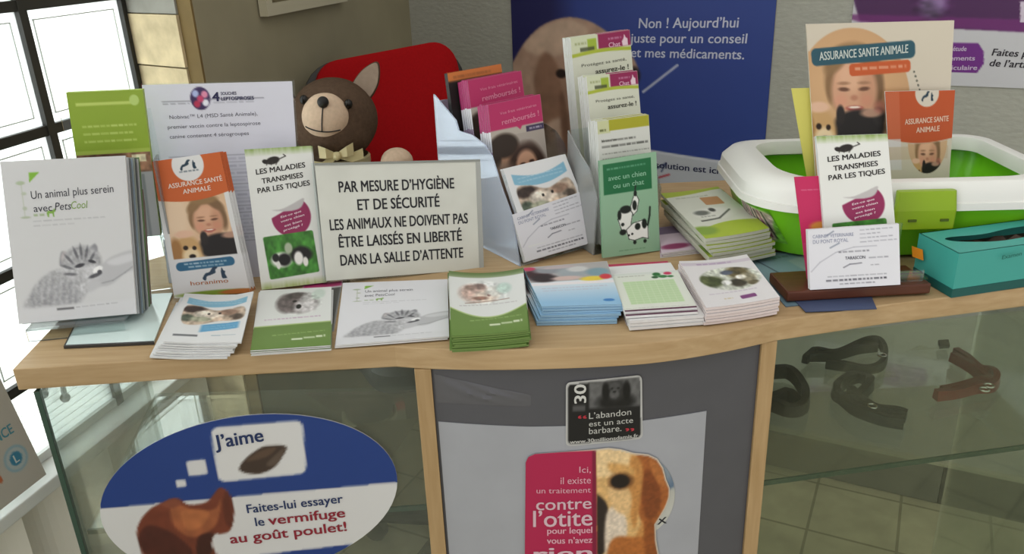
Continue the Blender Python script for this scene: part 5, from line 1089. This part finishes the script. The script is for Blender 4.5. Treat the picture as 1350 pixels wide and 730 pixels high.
# the clip on the front, the printed label on the left side
c0 = ONP(1180, 252, TO, tyv); c1 = ONP(1262, 248, TO, tyv); s0 = (c0 - TO) @ tx_; s1 = (c1 - TO) @ tx_
mb = MB().loft([ring(s0, s1, -.010, -.001, .055, .004, TO, tx_, tyv), ring(s0, s1, -.011, -.001, .080, .004, TO, tx_, tyv), ring(s0 + .002, s1 - .002, -.007, .004, .104, .004, TO, tx_, tyv)])
mb.build('clip', mat('lime_plastic', '8aa81e', rough=.35), tray, bevel=.001)
mb = MB()
for f in (.22, .74):
    mb.frame_box(TO, tx_, tyv, UP, s0 + (s1 - s0) * f, s0 + (s1 - s0) * f + .010, -.0125, -.009, .066, .069)
mb.build('clip_notch', mat('dark_olive', '4c5c14', rough=.6), tray)
class SidePatch:                           # a label wrapped round the basin's near left corner
    def P(s, u, v, off=0.0):
        u = np.asarray(u, float).ravel(); v = np.asarray(v, float).ravel(); out = []
        for a, b in zip(u, v):
            z = .066 - .046 * b; i = .030 - .018 * (z - .006) / .068; rr = .085; t = a * .095 + .010 * b; L0_ = .135 - (i + rr)
            if t < L0_: x, y, nx, ny = i, .135 - t, -1, 0
            else:
                g = math.pi + (t - L0_) / rr; nx, ny = math.cos(g), math.sin(g); x, y = i + rr + rr * nx, i + rr + rr * ny
            out.append(TO + tx_ * (x + nx * .0012) + tyv * (y + ny * .0012) + UP * z)
        return np.array(out)
A = Art(60, 44, '6cae3c'); A.poly([(.08, .0), (.5, .05), (.98, .10), (.92, .5), (.80, .98), (.40, .8), (.16, .5)], 'b7a8a0', True, 2)
for i in range(9): A.line([(.18 + .08 * i, .1), (.28 + .075 * i, .85)], .016, ('3a2a30', '8a4a68', '2c3a2c')[i % 3])
A.grain(np.ones(A.U.shape), .3, 16, 16, 3)
print_mesh('side_label', SidePatch(), A, tray, 0)

# ================================================================== TEAL BOX
k0 = Z(1254, 393, T); k0[2] = T + .0006; e1 = Z(1185, 352, T) - k0; e1[2] = 0; bl_ = np.linalg.norm(e1); e1 /= bl_; e2 = Z(1350, 375, T) - k0; e2[2] = 0; e2 /= np.linalg.norm(e2); e2 -= e1 * (e1 @ e2) * .5; e2 /= np.linalg.norm(e2)
BW, BD_, BH = .235, .074, .056
TEAL = mat('teal_card', '3f9c92', rough=.45); TEALD = mat('dark_teal_card', '12524e', rough=.5)
bx = thing('glove_box', k0 + e1 * BD_ / 2 + e2 * BW / 2, 'teal cardboard box with a long dispensing slot and orange sticker, at the right end', 'box')
K = lambda a, b, z: k0 + e2 * a + e1 * b + UP * z
mb = MB(); t_ = .0015
for a0, a1, b0, b1 in ((0, BW, 0, t_), (0, BW, BD_ - t_, BD_), (0, t_, t_, BD_ - t_), (BW - t_, BW, t_, BD_ - t_)): mb.frame_box(k0, e2, e1, UP, a0, a1, b0, b1, .011, BH)
hole = catmull([(.030, .032), (.016, .044), (.026, .050), (.07, .046), (.12, .053), (.19, .050), (.222, .038), (.19, .025), (.12, .022), (.07, .020)], 5)
oc = [(0, 0), (BW, 0), (BW, BD_), (0, BD_)]
gr = [(a, b) for a in np.arange(.008, BW, .012) for b in np.arange(.006, BD_, .01)]
pts = [Vector(p) for p in oc] + [Vector(p) for p in hole] + [Vector(p) for p in gr]; nh = len(hole)
r_ = geometry.delaunay_2d_cdt(pts, [(i, (i + 1) % 4) for i in range(4)] + [(4 + i, 4 + (i + 1) % nh) for i in range(nh)], [], 0, 1e-6)
vv = np.array([tuple(p) for p in r_[0]]); tri = [f for f in r_[2] if not inside(hole, *[np.array([x]) for x in vv[list(f)].mean(0)])[0]]
mb.add([K(a, b, BH) for a, b in vv], tri); mb.build('carton', TEAL, bx)
MB().frame_box(k0, e2, e1, UP, -.0005, BW + .0005, -.0005, BD_ + .0005, 0, .0108).build('base_band', TEALD, bx)
mb = MB(); nu, nv = 20, 8
mb.add([K(.006 + (BW - .012) * i / (nu - 1), .006 + (BD_ - .012) * j / (nv - 1), .040 + .008 * math.sin(i * 1.3 + j * 2.1) * math.sin(j * .9)) for j in range(nv) for i in range(nu)], [(j * nu + i, j * nu + i + 1, (j + 1) * nu + i + 1, (j + 1) * nu + i) for j in range(nv - 1) for i in range(nu - 1)])
mb.build('gloves', mat('dark_brown_film', '3a2a1c', rough=.5), bx, smooth=True)
sx0 = [ONP(x, y, k0, -e2) - e2 * .0006 for x, y in ((1203, 324), (1217, 329), (1218, 343), (1204, 338))]
MB().prism(sx0, -e2 * .0006).build('sticker', mat('orange_sticker', 'e08a1e', rough=.5), bx)
f2 = PlanePage(k0, -e1); f2.set(1262, 320, 1420, 380)
text('box_text', f2, [f2.tx('Examen', 1320, 1346, 341.5, 5, y1=336, bold=.02)], '1f6a60', bx, .0008)

# ================================================================== LEADS IN PLASTIC BAGS ON THE RIGHT SHELF
def on_shelf(P, z=.0): return [Z(x, y, zr + z) for x, y in P]
def strap(name, loops, wd, th_, m, label, cat, group=None, metal=None):
    """a flat strap lying on edge along each path"""
    mb = MB(); allp = []
    for P, closed in loops:
        P = np.array(on_shelf(P)); P = np.array(catmull(P, 5)) if closed else np.array([P[0]] + list(catmull(np.vstack([P, P[::-1]]), 4)[4:4 * (len(P) - 1)]) + [P[-1]])
        n = len(P); rings = []
        for i in range(n):
            d = P[(i + 1) % n] - P[i - 1] if closed else P[min(i + 1, n - 1)] - P[max(i - 1, 0)]; d[2] = 0; d /= np.linalg.norm(d) + 1e-9; s = np.array([d[1], -d[0], 0])
            hz = .002 + .003 * (0.5 + .5 * math.sin(i * .7))
            rings.append([P[i] + s * a + UP * b for a, b in ((-th_, hz * .2 + .0006), (th_, hz * .2 + .0006), (th_ * .75, wd + hz), (-th_ * .75, wd + hz))])
        if closed: rings.append(rings[0])
        mb.loft(rings, cap=not closed); allp += list(P)
    c = np.mean(allp, 0); c[2] = zr + .0006
    t = thing(name, c, label, cat, group); mb.build('strap', m, t, smooth=True)
    if metal:
        g = MB()
        for x, y in metal:
            p = Z(x, y, zr + wd + .004); g.tube([p + np.array([.006 * math.cos(a), .006 * math.sin(a), .0]) for a in np.linspace(0, 6.28, 13)], .0015, 6)
        g.build('ring', mat('chrome', (.8, .8, .8), rough=.2, metal=1), t)
    return t
BLK = mat('black_leather', '121110', rough=.45); GRYB = mat('charcoal_webbing', '2a2c2b', rough=.6); RED = mat('oxblood_leather', '6e1c12', rough=.4); DBR = mat('dark_brown_leather', '1c120e', rough=.45)
strap('lead', [([(1060, 480), (1072, 470), (1100, 472), (1135, 458), (1158, 456), (1166, 470), (1160, 488), (1140, 492), (1112, 489), (1088, 485)], False), ([(1064, 476), (1095, 476), (1130, 466), (1155, 463)], False)], .012, .005, GRYB, 'charcoal folded lead on the glass shelf below the wooden base', 'lead', None, [(1163, 468)])
strap('harness', [([(1104, 516), (1128, 503), (1146, 510), (1136, 524), (1120, 532), (1104, 528)], True), ([(1120, 522), (1132, 535), (1148, 545), (1170, 550), (1194, 556)], False), ([(1110, 532), (1126, 546), (1158, 558), (1190, 564)], False)], .014, .007, BLK, 'black dog harness in a clear bag on the middle of the right glass shelf', 'harness', None, [(1150, 535)])
strap('collar', [([(1012, 498), (1034, 497), (1050, 506), (1060, 524), (1058, 543), (1040, 548), (1016, 540)], False), ([(1014, 536), (1036, 528), (1052, 540)], False)], .016, .007, DBR, 'dark brown collar next to the cabinet upright on the right glass shelf', 'collar')
strap('collar', [([(1258, 470), (1270, 478), (1288, 492), (1304, 496), (1312, 506), (1304, 516), (1284, 518), (1258, 524), (1232, 528)], False), ([(1254, 476), (1272, 486), (1292, 500), (1302, 508), (1278, 514), (1240, 522)], False)], .013, .006, RED, 'oxblood red collar with a buckle on the right glass shelf', 'collar', None, [(1304, 508), (1298, 513)])
tg = thing('price_tag', Z(1244, 456, zr), 'small dark tag lying behind the red collar on the glass shelf', 'tag')
MB().prism(on_shelf([(1236, 452), (1250, 451), (1252, 459), (1238, 460)], .0006), (0, 0, .006)).build('tag_body', BLK, tg, bevel=.001)
BAG = glass('crinkled_plastic', (.985, .99, .985), .22)
t = BAG.node_tree; gl_ = [n for n in t.nodes if n.type == 'BSDF_GLOSSY'][0]; gl_.inputs['Roughness'].default_value = .12
def bag(px, label, amp=.004, h=.022, sd=1):
    q = on_shelf(px, .0008); c = sum(q) / 4; tb_ = thing('plastic_bag', c, label, 'plastic bag', 'clear bags on the right glass shelf' if 0 else None)
    nu, nv = 26, 18; n1 = vnoise(nv, nu, 6, 9, sd); mb = MB(); V_ = []
    for j in range(nv):
        for i in range(nu):
            u, v = i / (nu - 1), j / (nv - 1); e = min(1, 6 * min(u, 1 - u)) * min(1, 6 * min(v, 1 - v))
            p = q[0] * (1 - u) * (1 - v) + q[1] * u * (1 - v) + q[2] * u * v + q[3] * (1 - u) * v; V_.append(p + UP * (e * (h + amp * 2 * (n1[j, i] - .5)) + .0004))
    mb.add(V_, [(j * nu + i, j * nu + i + 1, (j + 1) * nu + i + 1, (j + 1) * nu + i) for j in range(nv - 1) for i in range(nu - 1)]); mb.build('film', BAG, tb_, smooth=False)
bag([(1050, 442), (1180, 438), (1176, 497), (1052, 497)], 'clear crinkled bag around the charcoal folded lead', sd=2)
bag([(1082, 499), (1192, 497), (1208, 572), (1100, 574)], 'clear crinkled bag around the black harness', sd=3, h=.026)
bag([(1180, 462), (1325, 458), (1322, 534), (1205, 536)], 'clear crinkled bag around the oxblood red collar', sd=4)

# ================================================================== RED CHAIR
cq = quad([(408, 86), (590, 52), (612, 250), (428, 280)], AT(500, 160, 1.78), 27, 10)
cp = Page(cq); cu = (cq[1] - cq[0]) / np.linalg.norm(cq[1] - cq[0]); cn_ = cp.n; cdn = np.cross(cn_, cu); cdn = cdn if cdn[2] < 0 else -cdn
CW, CH = cp.W, .50; ctr = (cq[0] + cq[1]) / 2
fl = np.array([-cdn[0], -cdn[1], 0]); fl = np.array([cn_[0], cn_[1], 0]); fl /= np.linalg.norm(fl); cr = np.array([cu[0], cu[1], 0]); cr /= np.linalg.norm(cr)
seat_z = .66; base_c = np.array([ctr[0], ctr[1], 0]) + fl * .26
ch = thing('chair', base_c, 'red upholstered chair with a dark back shell standing in the corner behind the bear', 'chair')
def back_pad(w, h, th_, off, r, bulge):
    rings = []
    for z, s in ((0, .94), (th_ * .3, 1), (th_ * .7, 1), (th_, .93)):
        P = []
        for u, v in rrect(0, 0, 1, 1, r / w, r / h, 7):
            uu = (u - .5) * s; vv_ = (v - .5) * s; P.append(ctr + cu * uu * w + cdn * (h / 2 + vv_ * h) + cn_ * (off + z + bulge * (1 - (2 * uu) ** 2)))
        rings.append(P)
    return MB().loft(rings)
REDF = mat('red_fabric', '9c1014', rough=.9, noise=.08, scale=240, bump=.15, spec=.1); DARKP = mat('dark_grey_plastic', '2e2c28', rough=.5)
back_pad(CW, CH, .03, 0, .055, .006).build('backrest', REDF, ch, smooth=True)
back_pad(CW + .05, CH + .04, .022, -.028, .085, .0).build('back_shell', DARKP, ch, smooth=True)
sc = base_c + UP * seat_z
rings = []
for z, s in ((-.07, .9), (-.055, 1), (-.02, 1), (0, .93)):
    rings.append([sc + cr * (u - .5) * .44 * s + fl * (v - .5) * .42 * s + UP * z for u, v in rrect(0, 0, 1, 1, .14, .14, 7)])
MB().loft(rings).build('seat', DARKP, ch, smooth=True)
mb = MB().tube([base_c + UP * .12, base_c + UP * (seat_z - .072)], .028, 14); mb.build('column', DARKP, ch, smooth=True)
mb = MB()
for k in range(5):
    a = k * 2 * math.pi / 5 + .3; d = np.array([math.cos(a), math.sin(a), 0]); mb.tube([base_c + UP * .12, base_c + d * .12 + UP * .09, base_c + d * .23 + UP * .065], [.026, .02, .014], 8)
mb.build('star_base', DARKP, ch, smooth=True)
for k in range(5):
    a = k * 2 * math.pi / 5 + .3; d = np.array([math.cos(a), math.sin(a), 0]); s = np.array([-d[1], d[0], 0]); c = base_c + d * .23 + UP * .0285
    MB().tube([c - s * .012, c + s * .012], .028, 14).build('castor', DARKP, ch, smooth=True)
pb = ctr + cdn * (CH * .85) - cn_ * .01; mb = MB().tube([pb, pb + cdn * .09 - cn_ * .01, sc - fl * .19 - UP * .08, sc - fl * .05 - UP * .078], [.02] * 4, 10); mb.build('back_bar', DARKP, ch, smooth=True)

# ================================================================== TEDDY BEAR sitting on the chair
HC = AT(441, 156, 1.50); vw = CAM - HC; vw[2] = 0; vw /= np.linalg.norm(vw)
face = vw + np.array([-.17, 0, .16]); face /= np.linalg.norm(face)
hr_ = np.cross(face, UP); hr_ = hr_ / np.linalg.norm(hr_); hr_ = hr_ if hr_[0] > 0 else -hr_; hu = np.cross(hr_, face); hu = hu if hu[2] > 0 else -hu
roll = math.radians(8); hr2 = hr_ * math.cos(roll) - hu * math.sin(roll); hu = hu * math.cos(roll) + hr_ * math.sin(roll); hr_ = hr2
RM = np.stack([hr_, face, hu], 1)
def hd(a, b, c): return HC + hr_ * a + face * b + hu * c
FUR = mat('brown_plush', '574639', rough=1, noise=.14, scale=160, bump=.35, spec=.05); CREAM = mat('cream_plush', 'cdb49c', rough=1, noise=.07, scale=160, bump=.2, spec=.05); INNER = mat('beige_ear_lining', '9a8878', rough=1, noise=.08, scale=120, spec=.05)
BLKT = mat('black_thread', '141010', rough=.5); RIB = mat('cream_satin', 'c8bc90', rough=.35)
body_c = HC - UP * .205 - vw * .015
sb = UP * 0
parts_ = [(body_c, (.085, .075, .115), None), (HC - UP * .085 - vw * .01, (.05, .05, .05), None)]
lat = np.array([vw[1] * -1, vw[0], 0]); lat = lat if lat[0] > 0 else -lat
def chain(pts, rs):
    out = []
    for (p, q), (r, s) in zip(zip(pts[:-1], pts[1:]), zip(rs[:-1], rs[1:])):
        for t in np.linspace(0, 1, 7): out.append((p * (1 - t) + q * t, (r * (1 - t) + s * t,) * 3, None))
    return out
PAW = AT(523, 214, 1.475)
parts_ += chain([body_c + lat * .06 + UP * .07, body_c + lat * .11 + UP * .02 + vw * .02, PAW - UP * .004 - vw * .006], [.038, .034, .030])
parts_ += chain([body_c - lat * .06 + UP * .07, body_c - lat * .115 - UP * .0 + vw * .03, body_c - lat * .10 - UP * .07 + vw * .07], [.038, .034, .032])
for s in (-1, 1): parts_ += chain([body_c + lat * s * .045 - UP * .085, body_c + lat * s * .075 - UP * .10 + vw * .07, body_c + lat * s * .09 - UP * .10 + vw * .14], [.048, .044, .042])
def blob(name, items, m, parent, vox=.006, sm=4, org=None):
    mb = MB()
    for c, r, R in items: mb.ellipsoid(c, r, R, 18, 12)
    v = np.array(mb.v); me = bpy.data.meshes.new('tmp'); me.from_pydata(v.tolist(), [], mb.f); o = bpy.data.objects.new('tmp', me); COL.objects.link(o)
    a = o.modifiers.new('r', 'REMESH'); a.mode = 'VOXEL'; a.voxel_size = vox
    b = o.modifiers.new('s', 'SMOOTH'); b.iterations = sm; b.factor = .6
    dg = bpy.context.evaluated_depsgraph_get(); me2 = bpy.data.meshes.new_from_object(o.evaluated_get(dg)); bpy.data.objects.remove(o)
    V = np.array([q.co[:] for q in me2.vertices]); F2 = [tuple(p.vertices) for p in me2.polygons]
    q = MB().add(V, F2); return q.build(name, m, parent, smooth=True)
bear = thing('teddy_bear', body_c - UP * .125, 'brown plush teddy bear with a cream muzzle and ribbon sitting on the red chair', 'teddy bear')
blob('body', parts_, FUR, bear)
blob('head', [(HC, (.079, .070, .073), RM), (hd(0, .012, -.022), (.072, .064, .052), RM)], FUR, bear, .005, 5)
blob('muzzle', [(hd(-.006, .056, .004), (.042, .030, .042), RM)], CREAM, bear, .004, 3)
NZ = hd(-.007, .084, .030)
MB().ellipsoid(NZ, (.010, .007, .010), RM, 14, 10).build('nose', BLKT, bear, smooth=True)
def onmuz(a, c):                           # a point on the muzzle's surface
    x = (a + .006) / .042; z = (c - .004) / .042; return hd(a, .056 + .030 * math.sqrt(max(0, 1 - x * x - z * z)) + .0004, c)
mb = MB().tube([onmuz(-.007, c) for c in np.linspace(.030, -.020, 8)], .0011, 6); mb.tube([onmuz(-.007 + a, -.020 + 6.0 * a * a) for a in np.linspace(-.030, .030, 13)], .0011, 6); mb.build('mouth_stitch', BLKT, bear)
for s in (-1, 1): MB().ellipsoid(hd(-.006 + s * .038, .060, .030), (.0075, .006, .0085), RM, 12, 8).build('eye', mat('black_bead', '120e0c', rough=.2), bear, smooth=True)
def ear(s, a, c, tip):
    P = [(-.020, 0), (-.018, .018), (-.006, .038), (.012, .050), (.020, .030), (.020, .004), (.008, -.018)]
    P = catmull(P, 5); o = hd(a, -.004, c); x = hr_ * s; y = hu * .96 + hr_ * s * .14; y /= np.linalg.norm(y); n_ = np.cross(x, y); n_ = n_ if n_ @ face > 0 else -n_
    ctr_ = P.mean(0)
    def rg(k, d): return [o + x * (ctr_[0] + (p[0] - ctr_[0]) * k) * 1.08 + y * (ctr_[1] + (p[1] - ctr_[1]) * k) * 1.02 + n_ * d for p in P]
    e_ = MB().loft([rg(.8, -.010), rg(1, -.004), rg(1, .003), rg(.86, .007)]).build('ear', FUR, bear, smooth=True)
    MB().loft([rg(.93, .0055), rg(.9, .0085), rg(.5, .0075)]).build('ear_lining', INNER, e_, smooth=True)
ear(1, .050, .056, 0); ear(-1, -.084, .004, 0)
blob('paw_pad', [(PAW + vw * .010 + UP * .004, (.030, .022, .026), None)], CREAM, bear, .004, 3)
RC = AT(444, 205, 1.43)
mb = MB()
def ribbon(pts, wd):
    pts = [np.array(p, float) for p in pts]; ring_ = []
    for i, p in enumerate(pts):
        ring_.append([p + UP * wd[i] + vw * .001, p - UP * wd[i] + vw * .001, p - UP * wd[i] - vw * .001, p + UP * wd[i] - vw * .001])
    mb.loft(ring_)
for s in (-1, 1):
    ribbon([RC, RC + lat * s * .018 + UP * .008 + vw * .010, RC + lat * s * .030 + UP * .010 + vw * .003, RC + lat * s * .018 + UP * .002 - vw * .004, RC + vw * .001], [.004, .009, .011, .008, .004])
ribbon([RC + vw * .002, RC + lat * .025 - UP * .006, RC + lat * .046 + UP * .0], [.004, .008, .009]); ribbon([RC + vw * .002, RC - lat * .02 - UP * .014, RC - lat * .036 - UP * .024], [.004, .008, .009])
mb.ellipsoid(RC + vw * .004, (.008, .006, .008), None, 12, 8)
mb.build('ribbon_bow', RIB, bear, smooth=True)
mb = MB(); nk = HC - UP * .078 - vw * .008
mb.loft([[nk + (math.cos(a) * lat + math.sin(a) * vw) * r + UP * z for a in np.linspace(0, 2 * math.pi, 28, endpoint=False)] for r, z in ((.054, -.009), (.0575, -.006), (.0575, .006), (.054, .009))], cap=False); mb.build('neck_ribbon', RIB, bear, smooth=True)
